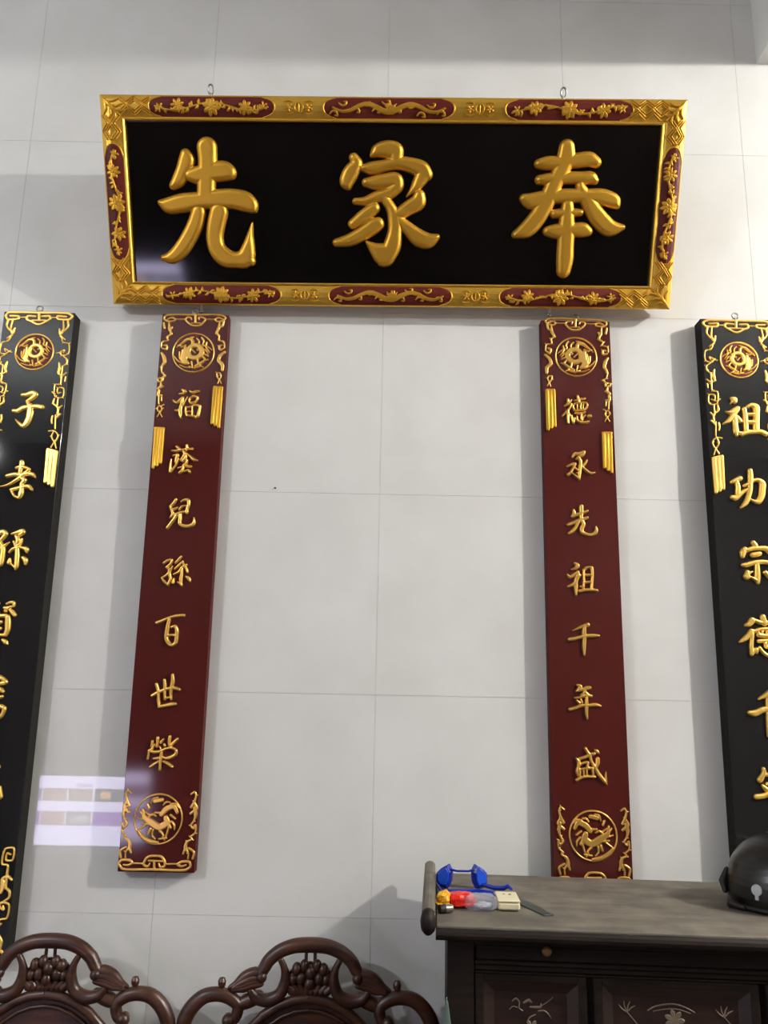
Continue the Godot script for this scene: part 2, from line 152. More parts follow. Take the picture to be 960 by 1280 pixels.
	func lathe(profile: Array, at: Vector3, cols := 20, basis := Basis.IDENTITY) -> void:   # profile of (radius, height), round the y axis
		for i in profile.size() - 1:
			var a: Vector2 = profile[i]
			var b: Vector2 = profile[i + 1]
			var t := (b - a).normalized()
			for k in cols:
				var q := []
				var m := []
				for c in [[a, k], [b, k], [b, k + 1], [a, k + 1]]:
					var w: float = TAU * c[1] / cols
					q.append(at + basis * Vector3(c[0].x * cos(w), c[0].y, c[0].x * sin(w)))
					m.append(basis * Vector3(-t.y * cos(w), t.x, -t.y * sin(w)))
				tri_n(q[0], q[1], q[2], m[0], m[1], m[2])
				tri_n(q[0], q[2], q[3], m[0], m[2], m[3])
	func prism(outline: Array, z0: float, z1: float, inset := 0.0) -> void:   # outline of Vector2 in x, y (star-shaped about its middle), front face inset
		var mid := Vector2.ZERO
		for p in outline:
			mid += p
		mid /= outline.size()
		var inside := Vector3(mid.x, mid.y, (z0 + z1) / 2.0)
		var k := outline.size()
		var front := []
		for p in outline:
			front.append(p.lerp(mid, inset / maxf(p.distance_to(mid), 0.001)))
		for i in k:
			var j := (i + 1) % k
			var a: Vector2 = outline[i]
			var b: Vector2 = outline[j]
			var c: Vector2 = front[i]
			var d: Vector2 = front[j]
			poly([Vector3(a.x, a.y, z0), Vector3(b.x, b.y, z0), Vector3(b.x, b.y, z1 - inset), Vector3(a.x, a.y, z1 - inset)], inside)
			if inset > 0.0:
				poly([Vector3(a.x, a.y, z1 - inset), Vector3(b.x, b.y, z1 - inset), Vector3(d.x, d.y, z1), Vector3(c.x, c.y, z1)], inside)
			poly([Vector3(mid.x, mid.y, z1), Vector3(c.x, c.y, z1), Vector3(d.x, d.y, z1)], inside)
			poly([Vector3(mid.x, mid.y, z0), Vector3(a.x, a.y, z0), Vector3(b.x, b.y, z0)], inside)
	func turn(t: Transform3D) -> void:
		for i in v.size():
			v[i] = t * v[i]
			n[i] = (t.basis * n[i]).normalized()
		if t.basis.determinant() < 0.0:
			for i in range(0, v.size(), 3):
				var w := v[i + 1]
				v[i + 1] = v[i + 2]
				v[i + 2] = w
				w = n[i + 1]
				n[i + 1] = n[i + 2]
				n[i + 2] = w
	func mesh() -> ArrayMesh:
		var a := []
		a.resize(Mesh.ARRAY_MAX)
		a[Mesh.ARRAY_VERTEX] = v
		a[Mesh.ARRAY_NORMAL] = n
		var m := ArrayMesh.new()
		m.add_surface_from_arrays(Mesh.PRIMITIVE_TRIANGLES, a)
		return m

var used := {}

func numbered(called: String) -> String:
	used[called] = used.get(called, -1) + 1
	return called if used[called] == 0 else "%s_%03d" % [called, used[called]]

func thing(called: String, label: String, category: String, at := Vector3.ZERO, group := "") -> Node3D:
	var o := Node3D.new()
	o.name = numbered(called)
	o.position = at
	add_child(o)
	tag(o, label, category, group)
	return o

func tag(o: Node, label: String, category := "", group := "") -> void:
	o.set_meta("label", label)
	if category:
		o.set_meta("category", category)
	if group:
		o.set_meta("group", group)

func part(called: String, m: Mesh, material: Material, parent: Node, at := Vector3.ZERO, label := "") -> MeshInstance3D:
	var o := MeshInstance3D.new()
	o.name = called
	o.mesh = m
	o.material_override = material
	o.position = at
	parent.add_child(o, true)
	if label:
		o.set_meta("label", label)
	return o

func structure(called: String, size: Vector3, at: Vector3, material: Material, label: String) -> MeshInstance3D:
	var s := Shape.new()
	s.box(size, Vector3.ZERO, 0.001)
	var o := part(called, s.mesh(), material, self, at, label)
	o.set_meta("kind", "structure")
	return o

func paint(c: Color, rough: float, metal := 0.0, spec := 0.5) -> StandardMaterial3D:
	var m := StandardMaterial3D.new()
	m.albedo_color = c
	m.roughness = rough
	m.metallic = metal
	m.metallic_specular = spec
	return m

func noise_tex(freq: float, octaves: int, dark: Color, light: Color, seed_ := 1, size := 512, stretch := Vector2.ONE) -> ImageTexture:
	var f := FastNoiseLite.new()
	f.seed = seed_
	f.frequency = freq
	f.fractal_octaves = octaves
	var im := Image.create(size, size, false, Image.FORMAT_RGB8)
	for y in size:
		for x in size:
			var fx := float(x) / size
			var t := lerpf(f.get_noise_2d(x * stretch.x, y * stretch.y), f.get_noise_2d((x - size) * stretch.x, y * stretch.y), smoothstep(0.7, 1.0, fx))
			im.set_pixel(x, y, dark.lerp(light, clampf(0.5 + t * 0.9, 0.0, 1.0)))
	return ImageTexture.create_from_image(im)

func bump(freq: float, strength: float, seed_ := 3, size := 256) -> NoiseTexture2D:
	var f := FastNoiseLite.new()
	f.seed = seed_
	f.frequency = freq
	f.fractal_octaves = 3
	var t := NoiseTexture2D.new()
	t.width = size
	t.height = size
	t.seamless = true
	t.noise = f
	t.as_normal_map = true
	t.bump_strength = strength
	return t

func spline(s: Array, steps: int) -> Array:      # flat x, y, r list in tenths of a millimetre -> Vector3 list in metres
	var p := []
	for i in range(0, s.size(), 3):
		p.append(Vector3(s[i], s[i + 1], s[i + 2]) * 0.0001)
	if p.size() < 3:
		return p
	var tan := []
	for i in p.size():
		var b: Vector3 = p[maxi(i - 1, 0)]
		var n: Vector3 = p[mini(i + 1, p.size() - 1)]
		var d1 := Vector2(p[i].x - b.x, p[i].y - b.y).length()
		var d2 := Vector2(n.x - p[i].x, n.y - p[i].y).length()
		if d1 < 1e-7 or d2 < 1e-7:
			tan.append((n - b) * 0.6)
		else:
			tan.append(((p[i] - b) / d1 * d2 + (n - p[i]) / d2 * d1) / (d1 + d2) * minf(d1, d2))
	var out := []
	for i in p.size() - 1:
		for k in steps:
			var t := float(k) / steps
			var t2 := t * t
			var t3 := t2 * t
			out.append(p[i] * (2.0 * t3 - 3.0 * t2 + 1.0) + tan[i] * (t3 - 2.0 * t2 + t) + p[i + 1] * (3.0 * t2 - 2.0 * t3) + tan[i + 1] * (t3 - t2))
	out.append(p[-1])
	return out

# Raised carving: brush strokes joined into one outline, its surface rounded up to "high" over "soft" metres, with upright sides "edge" high.
func relief(strokes: Array, cell: float, soft: float, high: float, edge: float, rail := 0) -> ArrayMesh:   # rail above 0 lays it on the moulded frame of the plaque
	var lines := []
	var lo := Vector2(1e9, 1e9)
	var hi := -lo
	for s in strokes:
		var l := spline(s, 4)
		lines.append(l)
		for p in l:
			lo = lo.min(Vector2(p.x - p.z, p.y - p.z))
			hi = hi.max(Vector2(p.x + p.z, p.y + p.z))
	lo -= Vector2.ONE * cell * 2.0
	var nx := int((hi.x - lo.x) / cell) + 4
	var ny := int((hi.y - lo.y) / cell) + 4
	var f := PackedFloat32Array()
	f.resize(nx * ny)
	f.fill(-1.0)
	for l in lines:
		for i in maxi(l.size() - 1, 1):
			var a: Vector3 = l[i]
			var b: Vector3 = l[mini(i + 1, l.size() - 1)]
			var r := maxf(a.z, b.z) + cell * 1.5
			var i0 := maxi(int((minf(a.x, b.x) - r - lo.x) / cell), 0)
			var i1 := mini(int((maxf(a.x, b.x) + r - lo.x) / cell) + 1, nx - 1)
			var j0 := maxi(int((minf(a.y, b.y) - r - lo.y) / cell), 0)
			var j1 := mini(int((maxf(a.y, b.y) + r - lo.y) / cell) + 1, ny - 1)
			var dx := b.x - a.x
			var dy := b.y - a.y
			var dr := b.z - a.z
			var w := 1.0 / maxf(dx * dx + dy * dy, 1e-10)
			for j in range(j0, j1 + 1):
				var py := lo.y + j * cell - a.y
				for k in range(i0, i1 + 1):
					var px := lo.x + k * cell - a.x
					var t := clampf((px * dx + py * dy) * w, 0.0, 1.0)
					var ex := px - dx * t
					var ey := py - dy * t
					var d := a.z + dr * t - sqrt(ex * ex + ey * ey)
					if d > f[j * nx + k]:
						f[j * nx + k] = d
	var h := PackedFloat32Array()
	h.resize(nx * ny)
	var bz := PackedFloat32Array()
	bz.resize(nx * ny)
	for k in nx * ny:
		if f[k] > -1.0:
			if rail > 0:
				var u := lo.x + (k % nx) * cell
				var d := lo.y + (k / nx) * cell
				bz[k] = rail_z(minf(minf(d, PH - d), minf(u, PW - u)) / RAIL)
			var q := 1.0 - clampf(f[k] / soft, 0.0, 1.0)
			h[k] = bz[k] + (edge + high * sqrt(1.0 - q * q) if f[k] > 0.0 else 0.0)
	var out := Shape.new()
	var down := Vector3(0, 0, -edge - 0.0012)
	for j in range(1, ny - 2):
		for i in range(1, nx - 2):
			var at := [j * nx + i, j * nx + i + 1, (j + 1) * nx + i + 1, (j + 1) * nx + i]
			var inner := 0
			for k in at:
				if f[k] > 0.0:
					inner += 1
			if inner == 0:
				continue
			var p := []
			var m := []
			var cut := []
			for c in 4:
				var k: int = at[c]
				var l: int = at[(c + 1) % 4]
				var pk := Vector3(lo.x + (k % nx) * cell, -(lo.y + (k / nx) * cell), h[k])
				if f[k] > 0.0:
					p.append(pk)
					m.append(Vector3(h[k - 1] - h[k + 1], h[k + nx] - h[k - nx], 2.0 * cell).normalized())
				if (f[k] > 0.0) != (f[l] > 0.0):
					var t := clampf(f[k] / (f[k] - f[l]), 0.02, 0.98)
					var pl := Vector3(lo.x + (l % nx) * cell, -(lo.y + (l / nx) * cell), h[l])
					var x := pk.lerp(pl, t)
					x.z = lerpf(bz[k] if bz[k] != 0.0 else bz[l], bz[l] if bz[l] != 0.0 else bz[k], t) + edge
					var inn := k if f[k] > 0.0 else l
					cut.append(p.size())
					p.append(x)
					m.append(Vector3(h[inn - 1] - h[inn + 1], h[inn + nx] - h[inn - nx], 2.0 * cell).normalized())
			for k in range(1, p.size() - 1):
				out.v.append(p[0]); out.v.append(p[k]); out.v.append(p[k + 1])
				out.n.append(m[0]); out.n.append(m[k]); out.n.append(m[k + 1])
			if cut.size() == 2:
				var a: Vector3 = p[cut[0]]
				var b: Vector3 = p[cut[1]]
				if cut[1] - cut[0] != 1:
					var t := a
					a = b
					b = t
				var away := (b - a).cross(Vector3.BACK).normalized()
				for g in m:
					if Vector2(g.x, g.y).length() > 0.02:
						if away.dot(g) < 0.0:
							away = -away
						break
				out.tri_n(a, b, b + down, away, away, away)
				out.tri_n(a, b + down, a + down, away, away, away)
	return out.mesh()

func shifted(strokes: Array, dx: float, dy: float, mirror := 0.0) -> Array:   # mirror: width of the board to mirror across
	var out := []
	for s in strokes:
		var t := []
		for i in range(0, s.size(), 3):
			var x: float = s[i]
			t.append((mirror - x if mirror > 0.0 else x) + dx)
			t.append(s[i + 1] + dy)
			t.append(s[i + 2])
		out.append(t)
	return out

func circle(cx: float, cy: float, r: float, w: float) -> Array:
	var s := []
	for k in 25:
		s.append_array([cx + r * cos(TAU * k / 24.0), cy + r * sin(TAU * k / 24.0), w])
	return s

var M := {}

func materials() -> void:
	var gold := paint(Color(0.82, 0.615, 0.2), 0.42, 0.75)
	gold.normal_enabled = true
	gold.normal_texture = bump(0.05, 1.2)
	gold.normal_scale = 0.25
	gold.uv1_triplanar = true
	gold.uv1_scale = Vector3.ONE * 14.0
	M.gold = gold
	var leaf := paint(Color(0.86, 0.68, 0.27), 0.33, 0.75)
	leaf.normal_enabled = true
	leaf.normal_texture = bump(0.09, 4.0, 8)
	leaf.normal_scale = 0.22
	leaf.uv1_triplanar = true
	leaf.uv1_scale = Vector3.ONE * 9.0
	M.leaf = leaf
	M.gold_red = paint(Color(0.92, 0.73, 0.38), 0.3, 0.75)
	M.gold_bright = paint(Color(1.0, 0.82, 0.42), 0.3, 0.7)
	M.black = paint(Color(0.02, 0.02, 0.023), 0.07)
	M.board_black = paint(Color(0.115, 0.115, 0.118), 0.035)
	M.red = paint(Color(0.285, 0.098, 0.088), 0.07, 0.0, 0.5)
	M.black_side = paint(Color(0.14, 0.135, 0.125), 0.7, 0.0, 0.2)
	M.red_side = paint(Color(0.29, 0.11, 0.10), 0.6, 0.0, 0.25)
	M.maroon = paint(Color(0.35, 0.11, 0.08), 0.45, 0.0, 0.35)
	M.steel = paint(Color(0.62, 0.61, 0.58), 0.3, 0.9)
	M.iron = paint(Color(0.16, 0.15, 0.14), 0.5, 0.6)
	var tile := paint(Color(0.862, 0.86, 0.852), 0.018)
	tile.albedo_texture = noise_tex(0.012, 4, Color(0.965, 0.962, 0.958), Color(1, 1, 1), 5)
	tile.uv1_triplanar = true
	tile.uv1_world_triplanar = true
	tile.uv1_scale = Vector3.ONE * 0.45
	M.tile = tile
	M.grout = paint(Color(0.80, 0.795, 0.785), 0.9)
	M.plaster = paint(Color(0.82, 0.82, 0.81), 0.85)
	M.panelling = paint(Color(0.26, 0.19, 0.15), 0.5)
	M.ceiling = paint(Color(0.88, 0.88, 0.87), 0.9)
	M.floor = paint(Color(0.30, 0.27, 0.25), 0.3)
	var wood := paint(Color.WHITE, 0.36)
	wood.albedo_texture = noise_tex(0.02, 4, Color(0.17, 0.09, 0.06), Color(0.31, 0.18, 0.115), 21, 512, Vector2(0.3, 2.0))
	wood.uv1_triplanar = true
	wood.uv1_scale = Vector3.ONE * 2.2
	M.wood = wood
	var panel_wood := wood.duplicate()
	panel_wood.albedo_color = Color(0.62, 0.56, 0.52)
	panel_wood.roughness = 0.5
	M.panel_wood = panel_wood
	var dark := paint(Color.WHITE, 0.55, 0.0, 0.35)
	dark.albedo_texture = noise_tex(0.02, 4, Color(0.07, 0.048, 0.036), Color(0.14, 0.095, 0.068), 22, 512, Vector2(0.25, 2.4))
	dark.uv1_triplanar = true
	dark.uv1_scale = Vector3.ONE * 2.0
	M.dark = dark
	var dusty := paint(Color.WHITE, 0.75)
	dusty.albedo_texture = dust_image()
	dusty.uv1_triplanar = true
	dusty.uv1_scale = Vector3(0.8, 0.8, 0.8)
	M.dusty = dusty
	M.pearl = paint(Color(0.45, 0.39, 0.33), 0.3, 0.1)
	M.brass = paint(Color(0.55, 0.42, 0.26), 0.4, 0.7)
	M.blue = paint(Color(0.03, 0.13, 0.58), 0.16)
	M.blue_lens = paint(Color(0.10, 0.30, 0.78), 0.08)
	M.clear = paint(Color(0.80, 0.82, 0.88, 0.22), 0.08)
	M.clear.transparency = BaseMaterial3D.TRANSPARENCY_ALPHA
	M.foil_red = paint(Color(0.82, 0.13, 0.06), 0.25)
	M.foil_yellow = paint(Color(0.90, 0.66, 0.12), 0.25)
	M.tissue = paint(Color(0.72, 0.72, 0.75), 0.8)
	M.cream = paint(Color(0.83, 0.79, 0.66), 0.5)
	M.print = paint(Color(0.45, 0.42, 0.33), 0.6)
	M.slate = paint(Color(0.20, 0.21, 0.20), 0.5)
	M.shell = paint(Color(0.045, 0.05, 0.05), 0.32)
	M.rubber = paint(Color(0.06, 0.03, 0.03), 0.6)
	M.silver = paint(Color(0.72, 0.74, 0.76), 0.3, 0.3)
	M.teal = paint(Color(0.30, 0.36, 0.33), 0.5)
	M.white_plastic = paint(Color(0.85, 0.85, 0.85), 0.5)

func dust_image() -> ImageTexture:      # dust lying on dark boards: wiped streaks along the grain and paler flecks
	var f := FastNoiseLite.new()
	f.seed = 31
	f.frequency = 0.012
	f.fractal_octaves = 4
	var g := FastNoiseLite.new()
	g.seed = 32
	g.frequency = 0.06
	var im := Image.create(512, 512, false, Image.FORMAT_RGB8)
	for y in 512:
		for x in 512:
			var streak := f.get_noise_2d(x * 0.5, y * 3.2) * 0.55 + f.get_noise_2d(x * 1.6 + 900.0, y * 1.6) * 0.7
			var fleck := g.get_noise_2d(x * 1.4, y * 1.4)
			var t := clampf(0.55 + streak * 0.75 + maxf(fleck - 0.35, 0.0) * 0.8, 0.0, 1.0)
			im.set_pixel(x, y, Color(0.27, 0.245, 0.215).lerp(Color(0.44, 0.41, 0.365), t))
	return ImageTexture.create_from_image(im)

# ---------------------------------------------------------------- hanging boards

func hanging_ring(parent: Node, at: Vector3, r := 0.008, tall := 1.0) -> void:
	var s := Shape.new()
	var p := []
	var w := []
	for k in 15:
		p.append(Vector3(r * cos(TAU * k / 14.0), r * tall * (1.0 + sin(TAU * k / 14.0)), 0.0))
		w.append(0.0028)
	s.tube(p, w, 6, false)
	var t := []
	t.append(Vector3(0, -0.004, 0))
	t.append(Vector3(0, 0.003, 0))
	s.tube(t, [0.003, 0.0025], 8)
	part("hanging_ring", s.mesh(), M.steel, parent, at, "small steel ring")

func couplet(key: String, called: String, label: String, at: Vector3, lean: float, w: float, l: float, thick: float, red: bool) -> void:
	var o := thing(called, label, "couplet board", at, "hanging couplet boards")
	o.rotation.x = lean
	var s := Shape.new()
	s.box(Vector3(w, l, thick), Vector3(w / 2.0, -l / 2.0, -thick / 2.0), 0.0012)
	s.turn(Transform3D(Basis.IDENTITY, Vector3(0, 0, -0.0008)))
	part("panel", s.mesh(), M.red_side if red else M.black_side, o, Vector3.ZERO, "matt dark red board" if red else "matt black board")
	s = Shape.new()
	s.box(Vector3(w - 0.002, l - 0.002, 0.001), Vector3(w / 2.0, -l / 2.0, -0.0005), 0.0001)
	part("lacquer_face", s.mesh(), M.red if red else M.board_black, o, Vector3.ZERO, "glossy dark red lacquer" if red else "glossy black lacquer")
	var g: Material = M.gold_red if red else M.gold_bright
	for n in GLYPHS:
		var d: Array = GLYPHS[n]
		if d[0] == key:
			var c := part("character", relief(d[3], 0.0013, 0.0045 if red else 0.006, 0.006, 0.002), g, o, Vector3(d[2][0], -d[2][1], 0) * 0.0001)
			c.set_meta("label", "gilded carved character " + d[1])
	var turned: bool = key == "rr" or key == "br"
	var mir := (2095.0 if red else 2180.0) if turned else 0.0
	var dx := (44.0 if red else 40.0) if turned else 0.0
	var dy := -70.0 if key == "rr" else (30.0 if key == "br" else 0.0)
	var soft := 0.0022
	if red:
		part("border_ornament", relief(shifted(ORNAMENTS.red_top_border, dx, dy, mir), 0.0012, soft, 0.0025, 0.001), g, o)
		medallion(o, shifted(ORNAMENTS.red_dragon, dx, dy, mir), (mir - 1062.0 if turned else 1062.0) + dx, 1290.0 + dy, 640.0, g, false)
		part("vine_ornament", relief(finer(ORNAMENTS.red_vine_short, dx, dy, mir), 0.0012, soft, 0.003, 0.001), g, o)
		part("vine_ornament", relief(finer(ORNAMENTS.red_vine_long, dx, dy, mir), 0.0012, soft, 0.003, 0.001), g, o)
		part("tassel", relief(shifted(ORNAMENTS.red_tassel_short, dx, dy, mir), 0.0011, 0.0026, 0.0055, 0.0012), M.gold, o)
		part("tassel", relief(shifted(ORNAMENTS.red_tassel_long, dx, dy, mir), 0.0011, 0.0026, 0.0055, 0.0012), M.gold, o)
		var by := 305.0 if turned else 0.0
		part("border_ornament", relief(shifted(ORNAMENTS.red_bottom_border, dx, by, mir), 0.0012, soft, 0.0025, 0.001), g, o)
		part("vine_ornament", relief(finer(ORNAMENTS.red_bottom_vine, dx, by, mir), 0.0012, soft, 0.003, 0.001), g, o)
		part("vine_ornament", relief(finer(ORNAMENTS.red_bottom_vine, 85.0 - dx - (30.0 if turned else 0.0), by, 0.0 if turned else 2010.0) if not turned else finer(ORNAMENTS.red_bottom_vine, 120.0, by), 0.0012, soft, 0.003, 0.001), g, o)
		medallion(o, shifted(ORNAMENTS.red_unicorn, dx, by, mir), (mir - 1017.0 if turned else 1017.0) + dx, 1.5055e4 + by, 655.0, g, false)
	else:
		part("border_ornament", relief(shifted(ORNAMENTS.black_top_border, dx, dy, mir), 0.0012, soft, 0.0025, 0.001), g, o)
		var dragon := []      # the same coiled beast as on the red boards, scaled into the smaller ring
		for q in ORNAMENTS.red_dragon:
			var t := []
			for i in range(0, q.size(), 3):
				t.append_array([1098.0 + (q[i] - 1062.0) * 0.91, 1340.0 + (q[i + 1] - 1290.0) * 0.91, q[i + 2] * 0.78])
			dragon.append(t)
		medallion(o, shifted(dragon, dx, dy, mir), (mir - 1098.0 if turned else 1098.0) + dx, 1340.0 + dy, 585.0, g, true)
		for side in 2:
			var mm := mir
			var xx := dx
			if side == 1:
				mm = 0.0 if turned else 2195.0
				xx = 0.0
			part("vine_ornament", relief(finer(ORNAMENTS.black_vine, xx, dy, mm), 0.0012, soft, 0.003, 0.001), g, o)
			part("tassel", relief(shifted(ORNAMENTS.black_tassel, xx, dy, mm), 0.0011, 0.0028, 0.0055, 0.0012), g, o)
			# the same scrollwork, upside down, climbs from the foot of the board
			var low := []
			for q in shifted(ORNAMENTS.black_vine, xx, 0.0, mm).slice(0, 9):
				var t := []
				for i in range(0, q.size(), 3):
					t.append_array([q[i], l * 1e4 - q[i + 1], q[i + 2]])
				low.append(t)
			part("vine_ornament", relief(low, 0.0012, soft, 0.003, 0.001), g, o)
		var foot := []
		for q in shifted(ORNAMENTS.black_top_border, dx, 0.0, mir):
			var t := []
			for i in range(0, q.size(), 3):
				t.append_array([q[i], l * 1e4 - q[i + 1], q[i + 2]])
			foot.append(t)
		part("border_ornament", relief(foot, 0.0012, soft, 0.0025, 0.001), g, o)
	hanging_ring(o, Vector3(w / 2.0 + (0.004 if turned else -0.004), 0.006, -0.009), 0.0095)

func finer(strokes: Array, dx: float, dy: float, mirror := 0.0) -> Array:   # the same, with the thick places of the vine drawn slimmer
	var out := shifted(strokes, dx, dy, mirror)
	for s in out:
		for i in range(2, s.size(), 3):
			s[i] = minf(s[i], 12.0) + maxf(s[i] - 12.0, 0.0) * 0.62
	for s in out.duplicate():          # small buds on either side of the longer stems
		if s.size() >= 12:
			for i in range(3, s.size() - 3, 3):
				var d := Vector2(s[i + 3] - s[i - 3], s[i + 4] - s[i - 2]).normalized().orthogonal() * (1.0 if (i / 3) % 2 == 0 else -1.0)
				out.append([s[i], s[i + 1], 9.0, s[i] + d.x * 34.0, s[i + 1] + d.y * 34.0, 17.0, s[i] + d.x * 58.0, s[i + 1] + d.y * 58.0 - 14.0, 7.0])
	return out

func medallion(o: Node, beast: Array, cx: float, cy: float, r: float, g: Material, filled: bool) -> void:
	var ring := part("medallion", relief([circle(cx, cy, r, 24.0)], 0.0012, 0.0025, 0.003, 0.001), g, o)
	if filled:
		var s := Shape.new()
		s.lathe([Vector2(0.0, 0.0008), Vector2(r * 1e-4, 0.0008), Vector2(r * 1e-4, -0.001)], Vector3.ZERO, 32, Basis(Vector3.RIGHT, PI / 2.0))
		part("ground_disc", s.mesh(), M.maroon, ring, Vector3(cx, -cy, 0) * 0.0001, "dark red ground disc")
	for q in beast:
		for i in range(2, q.size(), 3):
			q[i] *= 0.76
	part("beast_carving", relief(beast, 0.0012, 0.003, 0.005, 0.001), g, ring)

# ---------------------------------------------------------------- the plaque

const PROFILE := [[0.0, 0.0], [0.05, 0.004], [0.2, 0.0095], [0.4, 0.012], [0.6, 0.0105], [0.8, 0.005], [0.9, 0.0015], [0.905, 0.0045], [0.95, 0.006], [1.0, 0.003]]

func rail_z(f: float) -> float:
	for i in PROFILE.size() - 1:
		if f <= PROFILE[i + 1][0]:
			return lerpf(PROFILE[i][1], PROFILE[i + 1][1], clampf((f - PROFILE[i][0]) / (PROFILE[i + 1][0] - PROFILE[i][0]), 0.0, 1.0))
	return PROFILE[-1][1]

func rail_mesh(outer: Array, inner: Array) -> ArrayMesh:
	var s := Shape.new()
	var mid := Vector3(PW / 2.0, -PH / 2.0, 0.0)
	var ring := [[0.0, -0.045]] + PROFILE + [[1.0, -0.02]]
	var inside: Vector3 = (outer[0] + outer[1] + inner[0] + inner[1]) / 4.0 - Vector3(0, 0, 0.02)
	for i in ring.size() - 1:
		var q := []
		for c in [[0, i], [1, i], [1, i + 1], [0, i + 1]]:
			var r: Array = ring[c[1]]
			q.append(outer[c[0]].lerp(inner[c[0]], r[0]) + Vector3(0, 0, r[1]))
		s.poly(q, inside)
	s.poly([outer[0] - Vector3(0, 0, 0.045), outer[1] - Vector3(0, 0, 0.045), inner[1] - Vector3(0, 0, 0.045), inner[0] - Vector3(0, 0, 0.045)], inside)
	return s.mesh()

func flower(out: Array, x: float, y: float, r: float, petals: int, start := 0.0) -> void:
	for k in petals:
		var a := start + TAU * k / petals
		out.append([x + cos(a) * r * 0.35, y + sin(a) * r * 0.35, r * 0.16, x + cos(a) * r * 0.75, y + sin(a) * r * 0.75, r * 0.27, x + cos(a) * r, y + sin(a) * r, r * 0.12])
	out.append([x, y, r * 0.26, x + 1.0, y, r * 0.26])

func sprig(kind: int, l: float, rnd: RandomNumberGenerator) -> Array:   # carving for one red field, along x from 0 to l, within y -220 to 220 (tenths of a millimetre)
	var out := []
	var vine := []
	var n := 9
	for i in n + 1:
		var t := float(i) / n
		vine.append_array([l * (0.05 + 0.9 * t), 110.0 * sin(t * TAU * 1.5 + kind), 30.0])
	if kind == 1:                   # dragon and clouds
		var body := []
		for i in 14:
			var t := i / 13.0
			body.append_array([l * (0.07 + 0.86 * t), 105.0 * sin(t * TAU * 2.5), 32.0 + 48.0 * sin(PI * t)])
		out.append(body)
		for i in 11:
			var x := l * (0.07 + 0.082 * i + rnd.randf() * 0.03)
			var y := rnd.randf_range(-60.0, 60.0)
			var s := 1.0 if i % 2 == 0 else -1.0
			out.append([x - 140.0, y + 130.0 * s, 22.0, x - 50.0, y + 60.0 * s, 32.0, x + 60.0, y + 90.0 * s, 34.0, x + 85.0, y + 165.0 * s, 28.0, x + 10.0, y + 165.0 * s, 20.0])
		out.append([l * 0.5, -20.0, 85.0, l * 0.54, 20.0, 80.0])
		for k in 6:
			var a := TAU * k / 6.0 + 0.3
			out.append([l * 0.52 + 60.0 * cos(a), 60.0 * sin(a), 30.0, l * 0.52 + 190.0 * cos(a), 160.0 * sin(a), 22.0])
		return out
	out.append(vine)
	flower(out, l * 0.5, 0.0, 235.0, 8, 0.2)
	flower(out, l * 0.23, -30.0, 190.0, 7, 0.5)
	flower(out, l * 0.77, 20.0, 195.0, 7, 0.1)
	flower(out, l * 0.085, 30.0, 125.0, 5, 0.3)
	flower(out, l * 0.915, -30.0, 125.0, 5, 0.8)
	for i in 34:
		var t := 0.06 + 0.88 * (i + rnd.randf()) / 34.0
		var x := l * t
		var y := 110.0 * sin((t - 0.05) / 0.9 * TAU * 1.5 + kind)
		var a := rnd.randf() * TAU
		out.append([x, y, 16.0, x + 70.0 * cos(a), clampf(y + 70.0 * sin(a), -200, 200), 44.0, x + 140.0 * cos(a + 0.4), clampf(y + 140.0 * sin(a + 0.4), -225, 225), 16.0])
	return out

